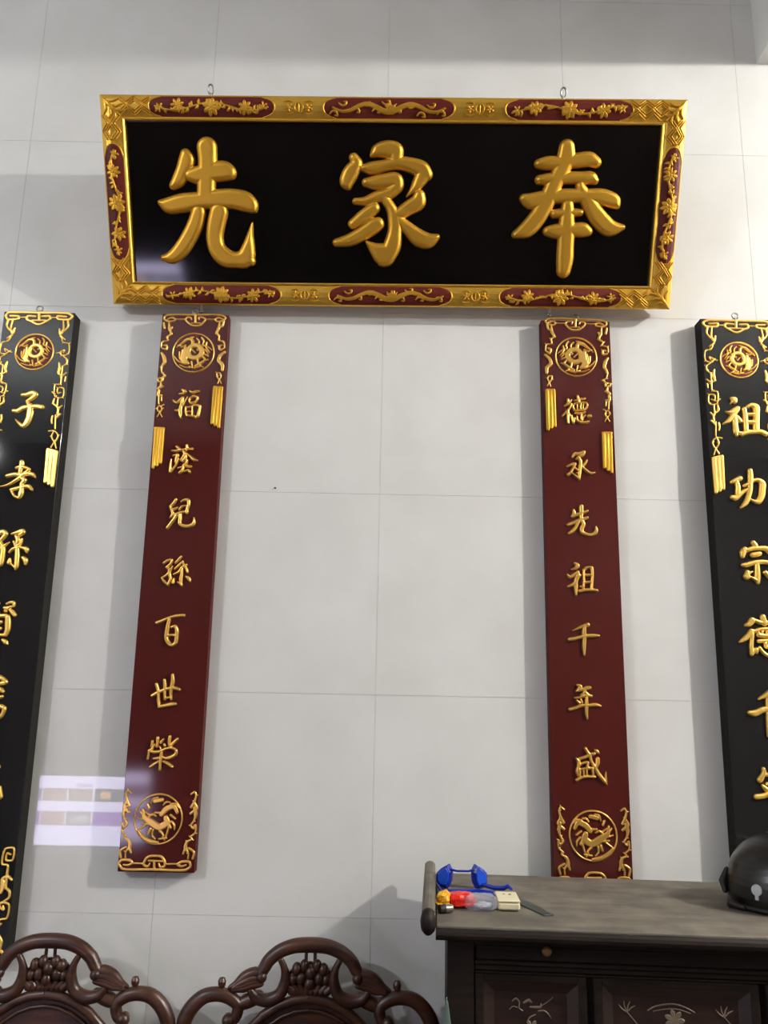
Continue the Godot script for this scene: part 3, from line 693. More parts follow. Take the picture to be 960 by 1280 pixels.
func plaque() -> void:
	var o := thing("name_plaque", "wide black plaque with gilded frame and three big gold characters, tilted forward", "plaque", Vector3(0.01567, 2.69156, 0.06))
	o.rotation = Vector3(deg_to_rad(26.342), 0, 0.01105)
	var corner := Vector3(-PW / 2.0, PH, 0)
	var s := Shape.new()
	s.box(Vector3(PW - RAIL * 1.9, PH - RAIL * 1.9, 0.02), Vector3(PW / 2.0, -PH / 2.0, -0.022), 0.001)
	part("panel", s.mesh(), M.black, o, corner, "glossy black lacquered panel")
	for n in GLYPHS:
		var d: Array = GLYPHS[n]
		if d[0] == "pc":
			part("character", relief(d[3], 0.0022, 0.017, 0.017, 0.003), M.gold, o, corner + Vector3(d[2][0], -d[2][1], -120.0) * 0.0001, "large gilded carved character " + d[1])
	var a := Vector3.ZERO
	var b := Vector3(PW, 0, 0)
	var c := Vector3(PW, -PH, 0)
	var e := Vector3(0, -PH, 0)
	var i := RAIL
	var ia := Vector3(i, -i, 0)
	var ib := Vector3(PW - i, -i, 0)
	var ic := Vector3(PW - i, -PH + i, 0)
	var ie := Vector3(i, -PH + i, 0)
	var rails := [
		[[a, b], [ia, ib], [[0.147, 0.518, 0], [0.666, 1.052, 1], [1.206, 1.582, 2]], false, 1, RAIL * 0.47],
		[[e, c], [ie, ic], [[0.158, 0.526, 2], [0.678, 1.059, 1], [1.21, 1.588, 0]], false, 2, PH - RAIL * 0.47],
		[[a, e], [ia, ie], [[0.139, 0.471, 3]], true, 3, RAIL * 0.47],
		[[b, c], [ib, ic], [[0.136, 0.468, 3]], true, 4, PW - RAIL * 0.47],
	]
	var rnd := RandomNumberGenerator.new()
	rnd.seed = 77
	for r in rails:
		var rail := part("frame_rail", rail_mesh(r[0], r[1]), M.leaf, o, corner, "gilded frame rail")
		var fields: Array = r[2]
		var along: bool = r[3]
		var mid: float = r[5] * 1e4
		for q in fields:
			var x0: float = q[0] * 1e4
			var x1: float = q[1] * 1e4
			var ground := [x0 + 205, 0.0, 200.0, x0 + 300, 0.0, 282.0, x1 - 300, 0.0, 282.0, x1 - 205, 0.0, 200.0]
			var carve := []
			for st in sprig(q[2], x1 - x0, rnd):
				var t := []
				for k in range(0, st.size(), 3):
					t.append_array([st[k] + x0, st[k + 1], st[k + 2]])
				carve.append(t)
			var rim := []
			for sg in [-1.0, 1.0]:
				var xe: float = x0 if sg < 0.0 else x1
				rim.append([xe - sg * 340.0, -284.0, 22.0, xe - sg * 130.0, -215.0, 22.0, xe - sg * 20.0, -130.0, 22.0, xe + sg * 20.0, 0.0, 24.0, xe - sg * 20.0, 130.0, 22.0, xe - sg * 130.0, 215.0, 22.0, xe - sg * 340.0, 284.0, 22.0])
			rim.append([x0 + 340, -290.0, 13.0, x1 - 340, -290.0, 13.0])
			rim.append([x0 + 340, 290.0, 13.0, x1 - 340, 290.0, 13.0])
			var f := part("red_field", relief(place([ground], mid, along), 0.0022, 0.01, 0.0001, 0.0008, r[4]), M.maroon, rail, Vector3.ZERO, "dark red field")
			f.set_meta("label", "dark red field with gilded carving")
			part("floral_carving", relief(place(carve, mid, along), 0.0013, 0.0022, 0.0045, 0.0012, r[4]), M.gold, rail, Vector3.ZERO)
			part("field_rim", relief(place(rim, mid, along), 0.0013, 0.0018, 0.0016, 0.0008, r[4]), M.gold, rail, Vector3.ZERO)
		# woven fret at the ends, coin and bat emblems between the fields
		var fret := []
		var whole := (PH if along else PW) * 1e4
		for end in 2:
			var x0: float = 250.0 if end == 0 else fields[-1][1] * 1e4 + 60.0
			var x1: float = fields[0][0] * 1e4 - 60.0 if end == 0 else whole - 250.0
			var x: float = x0
			var row := 0
			while x < x1:
				for y in 2:
					var cy := -150.0 + y * 250.0
					var s2 := 1.0 if (row + y) % 2 == 0 else -1.0
					for k in 3:
						var oy: float = cy + (k - 1.0) * 76.0
						if minf(x, whole - x) - 190.0 > maxf(oy + 330.0, 480.0):
							fret.append([x - 105.0, oy - 78.0 * s2, 24.0, x + 105.0, oy + 78.0 * s2, 24.0])
				x += 225.0
				row += 1
		for g in fields.size() - 1:
			var m: float = (fields[g][1] + fields[g + 1][0]) * 5e3
			fret.append(circle(m, 0.0, 125.0, 26.0))
			fret.append([m, -90.0, 22.0, m, 90.0, 22.0])
			for sg in [-1.0, 1.0]:
				flower(fret, m + sg * 290.0, 10.0, 120.0, 5, 0.4)
				fret.append([m + sg * 180.0, 150.0, 18.0, m + sg * 280.0, 190.0, 24.0, m + sg * 400.0, 150.0, 16.0])
				fret.append([m + sg * 190.0, -150.0, 16.0, m + sg * 300.0, -185.0, 22.0, m + sg * 420.0, -150.0, 14.0])
		part("fret_carving", relief(place(fret, mid, along, r[4]), 0.0013, 0.0025, 0.0038, 0.0004, r[4]), M.gold, rail, Vector3.ZERO)
	for k in 4:      # acanthus leaves over the mitred corners
		var leaf := []
		for st in [[110, 110, 30, 330, 330, 60, 600, 600, 26], [240, 200, 20, 420, 190, 38, 560, 120, 16], [330, 300, 20, 520, 330, 40, 680, 260, 14], [430, 420, 18, 600, 470, 34, 740, 430, 12]]:
			for flip in 2:
				var t := []
				for q in range(0, st.size(), 3):
					var x: float = st[q + flip]
					var y: float = st[q + 1 - flip]
					t.append_array([PW * 1e4 - x if k % 2 == 1 else x, PH * 1e4 - y if k > 1 else y, float(st[q + 2])])
				leaf.append(t)
		part("corner_leaf", relief(leaf, 0.0014, 0.003, 0.0045, 0.0006, 1), M.gold, o, corner)
	for x in [0.329, 1.377]:
		hanging_ring(o, corner + Vector3(x, 0.004, -0.006), 0.008, 1.7)
	for x in [0.27, 1.372]:      # bolts that hold the foot of the frame
		var t := Shape.new()
		t.tube([Vector3(0, 0.006, -0.02), Vector3(0, -0.016, -0.02)], [0.005, 0.004], 8)
		t.ball(Vector3(0, -0.02, -0.02), Vector3.ONE * 0.007)
		part("bolt", t.mesh(), M.steel, o, Vector3(-PW / 2.0 + x, 0, 0), "small steel bolt")

func place(strokes: Array, mid: float, along: bool, rail := 0) -> Array:    # from rail coordinates (length, across) to the plaque's
	var out := []
	for s in strokes:
		var t := []
		for k in range(0, s.size(), 3):
			var across: float = -s[k + 1] if rail == 2 or rail == 4 else s[k + 1]
			if along:
				t.append_array([across + mid, s[k], s[k + 2]])
			else:
				t.append_array([s[k], across + mid, s[k + 2]])
		out.append(t)
	return out

# ---------------------------------------------------------------- chairs

const CHAIR := {   # right half is mirrored; tenths of a millimetre from the top middle of the crest: x, y down, radius
	"crest_scroll": [-745,520,80,-655,690,90,-609,953,135,-734,1292,155,-1023,1444,169,-1358,1383,141,-1476,1238,99],
	"leaf_carving": [-1175,840,90,-1386,844,150,-1641,937,142,-1854,1109,99,-2019,1193,56],
	"lower_leaf": [-1300,1400,170,-1500,1480,190,-1680,1560,170,-1790,1640,110],
	"shoulder": [-2006,1914,150,-1950,1970,120,-1855,1900,140,-1788,1611,154,-1983,1434,169,-2283,1352,176,-2648,1405,183,-2928,1631,189,-3115,1967,190,-3120,2500,185,-3090,3300,185,-2950,4000,190,-2900,4700,210],
}

func swept(list: Array, z: float, flip: float, bulge := 0.0) -> Array:
	var pts := []
	var rad := []
	for p in spline(list, 4):
		pts.append(Vector3(p.x * flip, -p.y, z + bulge))
		rad.append(p.z)
	return [pts, rad]

func chair(at: Vector3, label: String) -> void:
	var o := thing("carved_chair", label, "chair", Vector3(at.x, 0, 0), "carved rosewood chairs along the wall")
	var top := Vector3(0, at.y, at.z)
	var s := Shape.new()
	var arch := [-1235,830,150,-1169,725,160,-1066,553,166,-815,344,174,-449,200,181,0,165,188,449,200,181,815,344,174,1066,553,166,1169,725,160,1235,830,150]
	var t := swept(arch, 0.0, 1.0)
	s.tube(t[0], t[1], 14)
	part("crest_rail", s.mesh(), M.wood, o, top)
	for f in [1.0, -1.0]:
		for k in CHAIR:
			s = Shape.new()
			t = swept(CHAIR[k], 0.0, f, -0.004 if k == "lower_leaf" else (0.007 if k == "crest_scroll" else 0.0))
			s.tube(t[0], t[1], 12)
			if k == "leaf_carving":      # ribs of the acanthus leaf
				for r in 3:
					var rib := []
					for q in [[-1230, 960 + r * 60], [-1440, 950 + r * 75], [-1680, 1050 + r * 70], [-1930, 1190 + r * 25]]:
						rib.append(Vector3(q[0] * 1e-4 * f, -q[1] * 1e-4, 0.006))
					s.tube(rib, [0.008, 0.012, 0.011, 0.006], 8)
				s.ball(Vector3(-0.122 * f, -0.092, 0.008), Vector3.ONE * 0.014)
			if k == "shoulder":
				s.ball(Vector3(-0.2005 * f, -0.1935, 0.006), Vector3(0.017, 0.017, 0.017))
			part(k, s.mesh(), M.wood, o, top)
		s = Shape.new()
		s.lathe([Vector2(0.0, 0.026), Vector2(0.007, 0.024), Vector2(0.0105, 0.016), Vector2(0.0095, 0.007), Vector2(0.006, 0.001), Vector2(0.008, -0.012)], Vector3.ZERO, 12)
		part("knob", s.mesh(), M.wood, o, top + Vector3(-0.2225 * f, -0.121, 0))
	# oval back panel in its moulded frame
	var ov := []
	var ow := []
	var ring2 := []
	for k in 33:
		var a := TAU * k / 32.0
		ov.append(Vector3(0.205 * sin(a), -0.383 + 0.243 * cos(a), 0.004))
		ow.append(0.0127)
		ring2.append(Vector3(0.178 * sin(a), -0.383 + 0.216 * cos(a), 0.004))
	s = Shape.new()
	s.tube(ov, ow, 10, false)
	var thin := []
	for k in 33:
		thin.append(0.005)
	s.tube(ring2, thin, 8, false)
	part("panel_frame", s.mesh(), M.wood, o, top)
	s = Shape.new()
	var disc := []
	for k in 32:
		var a := TAU * k / 32.0
		disc.append(Vector2(0.2 * sin(a), 0.238 * cos(a)))
	s.prism(disc, -0.01, 0.0, 0.0)
	part("back_panel", s.mesh(), M.wood, o, top + Vector3(0, -0.383, 0))
	# fruit and leaves carved under the arch
	s = Shape.new()
	for b in [[-0.033, -0.072, 0.015], [-0.014, -0.064, 0.014], [0.002, -0.08, 0.017], [0.018, -0.064, 0.014], [0.034, -0.073, 0.015], [-0.022, -0.093, 0.015], [0.024, -0.093, 0.015], [-0.042, -0.096, 0.013], [0.042, -0.096, 0.013], [0.0, -0.106, 0.016]]:
		s.ball(Vector3(b[0], b[1], 0.004), Vector3(b[2] * 0.9, b[2] * 1.1, b[2]), 7, 10)
	var fan := []
	for k in 16:
		var a := TAU * k / 16.0
		fan.append(Vector2(0.06 * sin(a), -0.1 + 0.042 * cos(a)))
	s.prism(fan, -0.014, -0.004, 0.003)
	for f in [1.0, -1.0]:
		for k in 4:
			var x: float = f * (0.006 + 0.013 * k)
			s.tube([Vector3(x * 0.6, -0.135, 0.0), Vector3(x, -0.122, 0.006), Vector3(x * 1.35, -0.108, 0.004)], [0.008, 0.012, 0.005], 8)
	for x in [-0.012, 0.012]:
		s.tube([Vector3(x, -0.075, -0.002), Vector3(x * 0.9, -0.026, -0.002)], [0.0045, 0.0045], 6)
	part("fruit_carving", s.mesh(), M.wood, o, top)
	# seat, arms and legs, below the picture
	s = Shape.new()
	s.box(Vector3(0.62, 0.05, 0.54), Vector3(0, 0.42, at.z + 0.26), 0.012)
	part("seat", s.mesh(), M.wood, o)
	s = Shape.new()
	s.box(Vector3(0.6, 0.06, 0.05), Vector3(0, 0.47, at.z), 0.01)
	part("back_rail", s.mesh(), M.wood, o)
	for f in [1.0, -1.0]:
		s = Shape.new()
		s.tube([Vector3(0.3 * f, 0.66, at.z), Vector3(0.3 * f, 0.67, at.z + 0.2), Vector3(0.305 * f, 0.66, at.z + 0.4), Vector3(0.302 * f, 0.6, at.z + 0.46), Vector3(0.305 * f, 0.44, at.z + 0.42)], [0.018, 0.021, 0.022, 0.021, 0.02], 10)
		part("armrest", s.mesh(), M.wood, o)
		for z in [0.03, 0.48]:
			s = Shape.new()
			s.tube([Vector3(0.29 * f, 0.41, at.z + z), Vector3(0.29 * f, 0.25, at.z + z), Vector3(0.285 * f, 0.08, at.z + z), Vector3(0.3 * f, 0.025, at.z + z)], [0.034, 0.03, 0.022, 0.025], 10, true)
			part("leg", s.mesh(), M.wood, o)

# ---------------------------------------------------------------- cabinet and what lies on it

func cabinet() -> void:
	var o := thing("sideboard", "dark wooden sideboard with dusty top, raised ends and inlaid doors", "cabinet", Vector3(0.1653, 0, 0.055))
	o.rotation.y = deg_to_rad(-3.9)
	var w := 1.09
	var d := 0.535
	var s := Shape.new()
	s.box(Vector3(w, 0.014, d - 0.008), Vector3(w / 2.0, TOP_H - 0.007, (d - 0.008) / 2.0), 0.0025)
	part("top_board", s.mesh(), M.dusty, o, Vector3.ZERO, "dusty grey-brown top board")
	# half-round nose under its front edge: outline across (z, y), drawn out along x
	s = Shape.new()
	var line := []
	for q in [[0.0, -0.0142], [0.0, -0.031], [d - 0.03, -0.031]]:
		line.append(Vector2(q[0], TOP_H + q[1]))
	for k in 7:
		var a := -PI / 2.0 + PI * k / 6.0
		line.append(Vector2(d - 0.012 + 0.014 * cos(a), TOP_H - 0.018 + 0.013 * sin(a)))
	line.append(Vector2(d - 0.02, TOP_H - 0.0142))
	s.prism(line, 0.0, w)
	s.turn(Transform3D(Basis(Vector3(0, 0, 1), Vector3(0, 1, 0), Vector3(1, 0, 0)), Vector3.ZERO))
	part("nosing", s.mesh(), M.dark, o, Vector3.ZERO, "dark rounded nosing")
	for f in 2:
		s = Shape.new()
		var rim := []
		for k in 12:
			var a := TAU * k / 12.0
			rim.append(Vector2(-0.016 + 0.016 * cos(a), (TOP_H + 0.014 if sin(a) > 0.01 else TOP_H - 0.008) + 0.016 * sin(a)))
		s.prism(rim, 0.0, d - 0.02, 0.0)
		var lx := -0.016 if f == 0 else w + 0.016
		var cap := Shape.new()
		cap.ball(Vector3(lx, TOP_H + 0.003, d - 0.018), Vector3(0.0168, 0.0275, 0.024), 12, 16)
		part("lip_end", cap.mesh(), M.dark, o, Vector3.ZERO, "dark rounded scroll end")
		part("end_lip", s.mesh(), M.dusty, o, Vector3(0.0 if f == 0 else w + 0.032, 0, 0), "raised rounded end lip")
	s = Shape.new()
	s.box(Vector3(w - 0.05, TOP_H - 0.031 - 0.08, 0.47), Vector3(w / 2.0, (TOP_H - 0.031 + 0.08) / 2.0, 0.24), 0.002)
	part("carcass", s.mesh(), M.dark, o)
	s = Shape.new()
	s.box(Vector3(w - 0.02, 0.08, 0.49), Vector3(w / 2.0, 0.04, 0.247), 0.006)
	part("plinth", s.mesh(), M.dark, o)
	var fz := 0.475
	for x in [0.025, w - 0.082]:
		s = Shape.new()
		s.box(Vector3(0.057, TOP_H - 0.031 - 0.08, 0.022), Vector3(x + 0.0285, (TOP_H + 0.049) / 2.0, fz + 0.004), 0.002)
		part("stile", s.mesh(), M.dark, o)
	# mouldings under the top and under the drawers
	for q in [[0.9915, 0.012, 0.018], [0.952, 0.007, 0.02], [0.942, 0.012, 0.014], [0.933, 0.004, 0.018]]:
		s = Shape.new()
		s.box(Vector3(w - 0.166, q[1], q[2]), Vector3(w / 2.0, q[0], fz + q[2] / 2.0 - 0.002), 0.0018)
		part("moulding", s.mesh(), M.dark, o)
	var dw := w - 0.17
	s = Shape.new()
	s.box(Vector3(dw, 0.029, 0.016), Vector3.ZERO, 0.002)
	var dr := part("drawer", s.mesh(), M.dark, o, Vector3(w / 2.0, 0.9705, fz + 0.002))
	for x in [0.2335, w - 0.2335]:
		s = Shape.new()
		s.lathe([Vector2(0.0, 0.02), Vector2(0.007, 0.019), Vector2(0.0105, 0.015), Vector2(0.0095, 0.01), Vector2(0.005, 0.006), Vector2(0.006, 0.0)], Vector3.ZERO, 16, Basis(Vector3.RIGHT, PI / 2.0))
		part("knob", s.mesh(), M.brass, dr, Vector3(x - w / 2.0, 0.0098, 0.008), "small turned knob")
	var doors := [[0.084, 0.3155], [0.3303, 0.6666], [0.6815, w - 0.084]]
	for k in 3:
		var x0: float = doors[k][0]
		var x1: float = doors[k][1]
		var y1 := 0.93
		var y0 := 0.1
		s = Shape.new()
		for q in [[x0 + 0.009, (y0 + y1) / 2.0, 0.018, y1 - y0], [x1 - 0.009, (y0 + y1) / 2.0, 0.018, y1 - y0], [(x0 + x1) / 2.0, y1 - 0.007, x1 - x0 - 0.036, 0.014], [(x0 + x1) / 2.0, y0 + 0.009, x1 - x0 - 0.036, 0.018]]:
			s.box(Vector3(q[2], q[3], 0.016), Vector3(q[0], q[1], fz + 0.008), 0.002)
		var door := part("door", s.mesh(), M.dark, o)
		s = Shape.new()
		var px0 := x0 + 0.018
		var px1 := x1 - 0.018
		var py0 := y0 + 0.02
		var py1 := y1 - 0.014
		var b := 0.022
		var ctr := Vector3((px0 + px1) / 2.0, (py0 + py1) / 2.0, fz - 0.05)
		var outer := [Vector3(px0, py0, fz + 0.014), Vector3(px1, py0, fz + 0.014), Vector3(px1, py1, fz + 0.014), Vector3(px0, py1, fz + 0.014)]
		var inner := [Vector3(px0 + b, py0 + b, fz + 0.002), Vector3(px1 - b, py0 + b, fz + 0.002), Vector3(px1 - b, py1 - b, fz + 0.002), Vector3(px0 + b, py1 - b, fz + 0.002)]
		for i in 4:
			var j := (i + 1) % 4
			s.poly([outer[i], outer[j], inner[j], inner[i]], ctr)
		s.poly(inner, ctr)
		part("door_panel", s.mesh(), M.panel_wood, door)
		part("inlay", relief(inlay(k, (px1 - px0) * 1e4), 0.001, 0.0012, 0.0012, 0.0006), M.pearl, door, Vector3(px0, py1, fz + 0.002), "mother-of-pearl flower inlay")

func inlay(k: int, l: float) -> Array:
	var out := []
	if k == 1:
		var c := l * 0.49
		out.append([c - 540.0, 470.0, 10.0, c - 420.0, 400.0, 14.0, c - 200.0, 345.0, 16.0, c + 20.0, 330.0, 16.0, c + 230.0, 380.0, 14.0, c + 420.0, 470.0, 10.0])
		out.append([c - 430.0, 480.0, 8.0, c - 180.0, 430.0, 9.0, c + 60.0, 420.0, 9.0, c + 330.0, 490.0, 8.0])
		for q in [[l * 0.17, 520.0], [l * 0.83, 540.0]]:
			for a in [-2.6, -2.0, -1.4, -0.8]:
				out.append([q[0], q[1], 9.0, q[0] + 120.0 * cos(a), q[1] + 120.0 * sin(a), 14.0, q[0] + 215.0 * cos(a + 0.15), q[1] + 215.0 * sin(a + 0.15), 7.0])
			out.append([q[0], q[1], 12.0, q[0] + 200.0, q[1] + 220.0, 9.0])
		flower(out, c, 640.0, 190.0, 7)
	else:
		var c := l * 0.52
		out.append([c - 480.0, 560.0, 7.0, c - 400.0, 500.0, 9.0, c - 310.0, 520.0, 8.0])
		out.append([c - 420.0, 400.0, 10.0, c - 340.0, 350.0, 16.0, c - 270.0, 420.0, 14.0, c - 280.0, 520.0, 11.0, c - 200.0, 580.0, 9.0])
		out.append([c - 170.0, 420.0, 22.0, c - 70.0, 370.0, 26.0, c - 20.0, 410.0, 14.0])
		out.append([c - 40.0, 500.0, 18.0, c + 90.0, 500.0, 26.0, c + 170.0, 490.0, 22.0, c + 180.0, 430.0, 12.0])
		out.append([c + 170.0, 480.0, 6.0, c + 330.0, 380.0, 7.0, c + 440.0, 290.0, 5.0])
		out.append([c + 120.0, 570.0, 10.0, c + 240.0, 560.0, 14.0, c + 330.0, 620.0, 11.0, c + 380.0, 700.0, 6.0])
		out.append([c + 60.0, 640.0, 10.0, c - 60.0, 700.0, 12.0, c - 120.0, 800.0, 8.0])
		flower(out, c - 20.0, 900.0, 150.0, 6)
	return out

func small_things() -> void:
	var y := TOP_H
	# swimming goggles
	var o := thing("swimming_goggles", "blue swimming goggles standing behind the red and yellow packet", "goggles", Vector3(0.218, y, 0.255))
	for f in [-1.0, 1.0]:
		var s := Shape.new()
		var cup := [Vector2(-0.003, 0.058), Vector2(-0.022, 0.047), Vector2(-0.033, 0.036), Vector2(-0.034, 0.014), Vector2(-0.024, 0.003), Vector2(-0.004, 0.002), Vector2(0.004, 0.018), Vector2(0.006, 0.042)]
		var ring := []
		for p in cup:
			ring.append(Vector2(-p.x * f, p.y))
		s.prism(ring, -0.018, 0.0, 0.006)
		s.turn(Transform3D(Basis(Vector3.UP, f * 0.35), Vector3(f * 0.034, 0, 0)))
		var c := part("eye_cup", s.mesh(), M.blue, o)
		s = Shape.new()
		var lens := []
		for p in ring:
			lens.append(p.lerp(Vector2(f * 0.015, 0.03), 0.3))
		s.prism(lens, 0.0, 0.0025, 0.001)
		s.turn(Transform3D(Basis(Vector3.UP, f * 0.35), Vector3(f * 0.034, 0, 0)))
		part("lens", s.mesh(), M.blue_lens, c, Vector3.ZERO, "glossy blue lens")
	var g := Shape.new()
	g.tube([Vector3(-0.03, 0.046, -0.004), Vector3(-0.014, 0.0435, 0.0), Vector3(0.014, 0.0435, 0.0), Vector3(0.03, 0.046, -0.004)], [0.003, 0.0025, 0.0025, 0.003], 8)
	part("nose_bridge", g.mesh(), M.blue, o)
	g = Shape.new()
	g.tube([Vector3(0.052, 0.012, 0.0), Vector3(0.078, 0.008, 0.01), Vector3(0.1, 0.01, 0.02), Vector3(0.11, 0.014, 0.018), Vector3(0.118, 0.009, 0.026)], [0.005, 0.0055, 0.006, 0.005, 0.003], 8)
	part("strap_clip", g.mesh(), M.blue, o)
	g = Shape.new()
	g.tube([Vector3(-0.062, 0.01, 0.0), Vector3(-0.055, 0.008, 0.06), Vector3(-0.03, 0.014, 0.085), Vector3(0.01, 0.016, 0.09), Vector3(0.045, 0.012, 0.1), Vector3(0.066, 0.01, 0.11)], [0.004, 0.005, 0.005, 0.005, 0.005, 0.004], 8)
	part("strap", g.mesh(), M.blue, o)
	# red and yellow packet
	o = thing("snack_packet", "crumpled red and yellow foil packet lying at the cabinet's left end", "packet", Vector3(0.184, y, 0.43))
	o.rotation.y = 0.2
	var s := Shape.new()
	pillow(s, Vector3(0.062, 0.03, 0.05), Vector3(0.014, 0.0165, 0), 5, 3.2, 0.22)
	part("body", s.mesh(), M.foil_red, o, Vector3.ZERO, "red foil body")
	s = Shape.new()
	pillow(s, Vector3(0.032, 0.036, 0.046), Vector3(-0.027, 0.019, 0), 9, 1.7, 0.4)
	s.box(Vector3(0.014, 0.003, 0.045), Vector3(-0.042, 0.012, 0.004), 0.001)
	part("crimped_end", s.mesh(), M.foil_yellow, o, Vector3.ZERO, "yellow foil end")
	# clear case
	o = thing("clear_case", "clear plastic case with blue rim and white tissue, beside the red packet", "plastic case", Vector3(0.24, y, 0.44))
	s = Shape.new()
	pillow(s, Vector3(0.074, 0.03, 0.072), Vector3(0, 0.0155, 0), 2, 4.0, 0.02)
	part("shell", s.mesh(), M.clear, o, Vector3.ZERO, "clear plastic shell")
	s = Shape.new()
	pillow(s, Vector3(0.042, 0.013, 0.036), Vector3(0.008, 0.009, 0.006), 12, 1.8, 0.45)
	part("tissue", s.mesh(), M.tissue, o, Vector3.ZERO, "white crumpled tissue")
	s = Shape.new()
	s.tube([Vector3(-0.03, 0.028, -0.034), Vector3(0.0, 0.03, -0.037), Vector3(0.03, 0.027, -0.033), Vector3(0.036, 0.022, -0.02)], [0.004, 0.0045, 0.0045, 0.003], 8)
	part("rim", s.mesh(), M.blue, o, Vector3.ZERO, "blue rim")
	# small dark and steel cap
	o = thing("small_cap", "small black and steel cap lying at the corner of the cabinet top", "cap", Vector3(0.158, y + 0.0095, 0.487))
	o.rotation = Vector3(0, 0.35, 0)
	s = Shape.new()
	s.lathe([Vector2(0.0, 0.0), Vector2(0.009, 0.0), Vector2(0.0095, 0.002), Vector2(0.0095, 0.014)], Vector3(-0.016, 0, 0), 16, Basis(Vector3.BACK, -PI / 2.0))
	part("dark_end", s.mesh(), M.rubber, o, Vector3.ZERO, "black end")
	s = Shape.new()
	s.lathe([Vector2(0.0088, 0.0), Vector2(0.0088, 0.016), Vector2(0.0075, 0.018), Vector2(0.0, 0.018)], Vector3(-0.002, 0, 0), 16, Basis(Vector3.BACK, -PI / 2.0))
	part("steel_sleeve", s.mesh(), M.steel, o, Vector3.ZERO, "steel sleeve")
	# cream box
	o = thing("cream_box", "small cream box with rounded corners standing beside the clear case", "box", Vector3(0.304, y, 0.42))
	o.rotation.y = -0.05
	s = Shape.new()
	s.box(Vector3(0.05, 0.017, 0.09), Vector3(0, 0.0105, 0), 0.004)
	part("body", s.mesh(), M.cream, o)
	s = Shape.new()
	s.box(Vector3(0.0505, 0.004, 0.0905), Vector3(0, 0.0215, 0), 0.0018)
	part("lid", s.mesh(), M.cream, o)
	s = Shape.new()
	s.box(Vector3(0.042, 0.003, 0.08), Vector3(0, 0.0015, -0.002), 0.001)
	part("foot", s.mesh(), M.slate, o, Vector3.ZERO, "dark foot")
	s = Shape.new()
	for q in [[-0.006, -0.018], [0.008, -0.02], [0.007, -0.013]]:
		s.box(Vector3(0.006, 0.0006, 0.006), Vector3(q[0], 0.0236, q[1]), 0.0002)
	part("print_marks", s.mesh(), M.print, o, Vector3.ZERO, "faint grey print")
	# flat dark blade
	o = thing("flat_blade", "flat dark grey blade lying beside the cream box", "blade", Vector3.ZERO)
	s = Shape.new()
	s.prism([Vector2(0.338, -0.345), Vector2(0.352, -0.345), Vector2(0.396, -0.491), Vector2(0.374, -0.497), Vector2(0.334, -0.395)], 0.0, 0.0025, 0.0006)
	s.turn(Transform3D(Basis(Vector3.RIGHT, -PI / 2.0), Vector3(0, y, 0)))
	part("strip", s.mesh(), M.slate, o)
	# helmet
	o = thing("motorcycle_helmet", "black open-face helmet with silver round stickers on the sideboard", "helmet", Vector3(0.965, y, 0.37))
	s = Shape.new()
	var prof := []
	for k in 15:
		var a := PI / 2.0 * (1.0 - k / 14.0)
		prof.append(Vector2(0.127 * cos(a), 0.042 + 0.125 * sin(a)))
	prof.append_array([Vector2(0.127, 0.03), Vector2(0.123, 0.014), Vector2(0.116, 0.008), Vector2(0.108, 0.008), Vector2(0.105, 0.03)])
	s.lathe(prof, Vector3.ZERO, 40)
	part("shell", s.mesh(), M.shell, o)
	s = Shape.new()
	var rp := []
	var rr := []
	for k in 41:
		var a := TAU * k / 40.0
		rp.append(Vector3(0.12 * cos(a), 0.0085, 0.12 * sin(a)))
		rr.append(0.0062)
	s.tube(rp, rr, 8, false)
	part("edge_trim", s.mesh(), M.rubber, o, Vector3.ZERO, "black rubber edge")
	s = Shape.new()
	s.tube([Vector3(-0.118, 0.075, -0.035), Vector3(-0.132, 0.05, -0.03), Vector3(-0.131, 0.03, -0.02)], [0.006, 0.009, 0.006], 8)
	part("side_button", s.mesh(), M.rubber, o)
	s = Shape.new()
	s.tube([Vector3(-0.118, 0.008, 0.01), Vector3(-0.138, 0.009, 0.02), Vector3(-0.14, 0.014, 0.03), Vector3(-0.118, 0.008, 0.05)], [0.007, 0.008, 0.008, 0.006], 8)
	part("chin_strap", s.mesh(), M.rubber, o, Vector3.ZERO, "dark folded strap")
	for q in [[2.46, 0.052], [1.98, 0.045]]:
		s = Shape.new()
		var a: float = q[0]
		var out := Vector3(cos(a), 0.08, sin(a)).normalized()
		var side := Vector3.UP.cross(out).normalized()
		var up := out.cross(side)
		s.lathe([Vector2(0.0, 0.0016), Vector2(0.012, 0.0012), Vector2(0.013, -0.004)], Vector3.ZERO, 18, Basis(side, out, up))
		var b := Shape.new()
		b.box(Vector3(0.0085, 0.01, 0.004), Vector3(0, -0.016, -0.0012), 0.0008)
		b.turn(Transform3D(Basis(side, up, out), Vector3.ZERO))
		s.v.append_array(b.v)
		s.n.append_array(b.n)
		part("sticker", s.mesh(), M.silver, o, Vector3(cos(a) * 0.127, q[1], sin(a) * 0.127), "silver round sticker with tab")
	# grey-green pointed board leaning between chair and sideboard
	o = thing("folded_parasol", "grey-green pointed bundle standing between the right chair and the sideboard", "parasol", Vector3(0.135, 0, 0.8))
	s = Shape.new()
	s.lathe([Vector2(0.0, 0.965), Vector2(0.003, 0.955), Vector2(0.014, 0.88), Vector2(0.03, 0.75), Vector2(0.045, 0.5), Vector2(0.035, 0.2), Vector2(0.03, 0.06), Vector2(0.0, 0.06)], Vector3.ZERO, 10)
	part("folded_cloth", s.mesh(), M.teal, o)
	s = Shape.new()
	s.tube([Vector3(0, 0.012, 0), Vector3(0, 0.08, 0)], [0.012, 0.012], 8)
	part("pole_end", s.mesh(), M.iron, o)

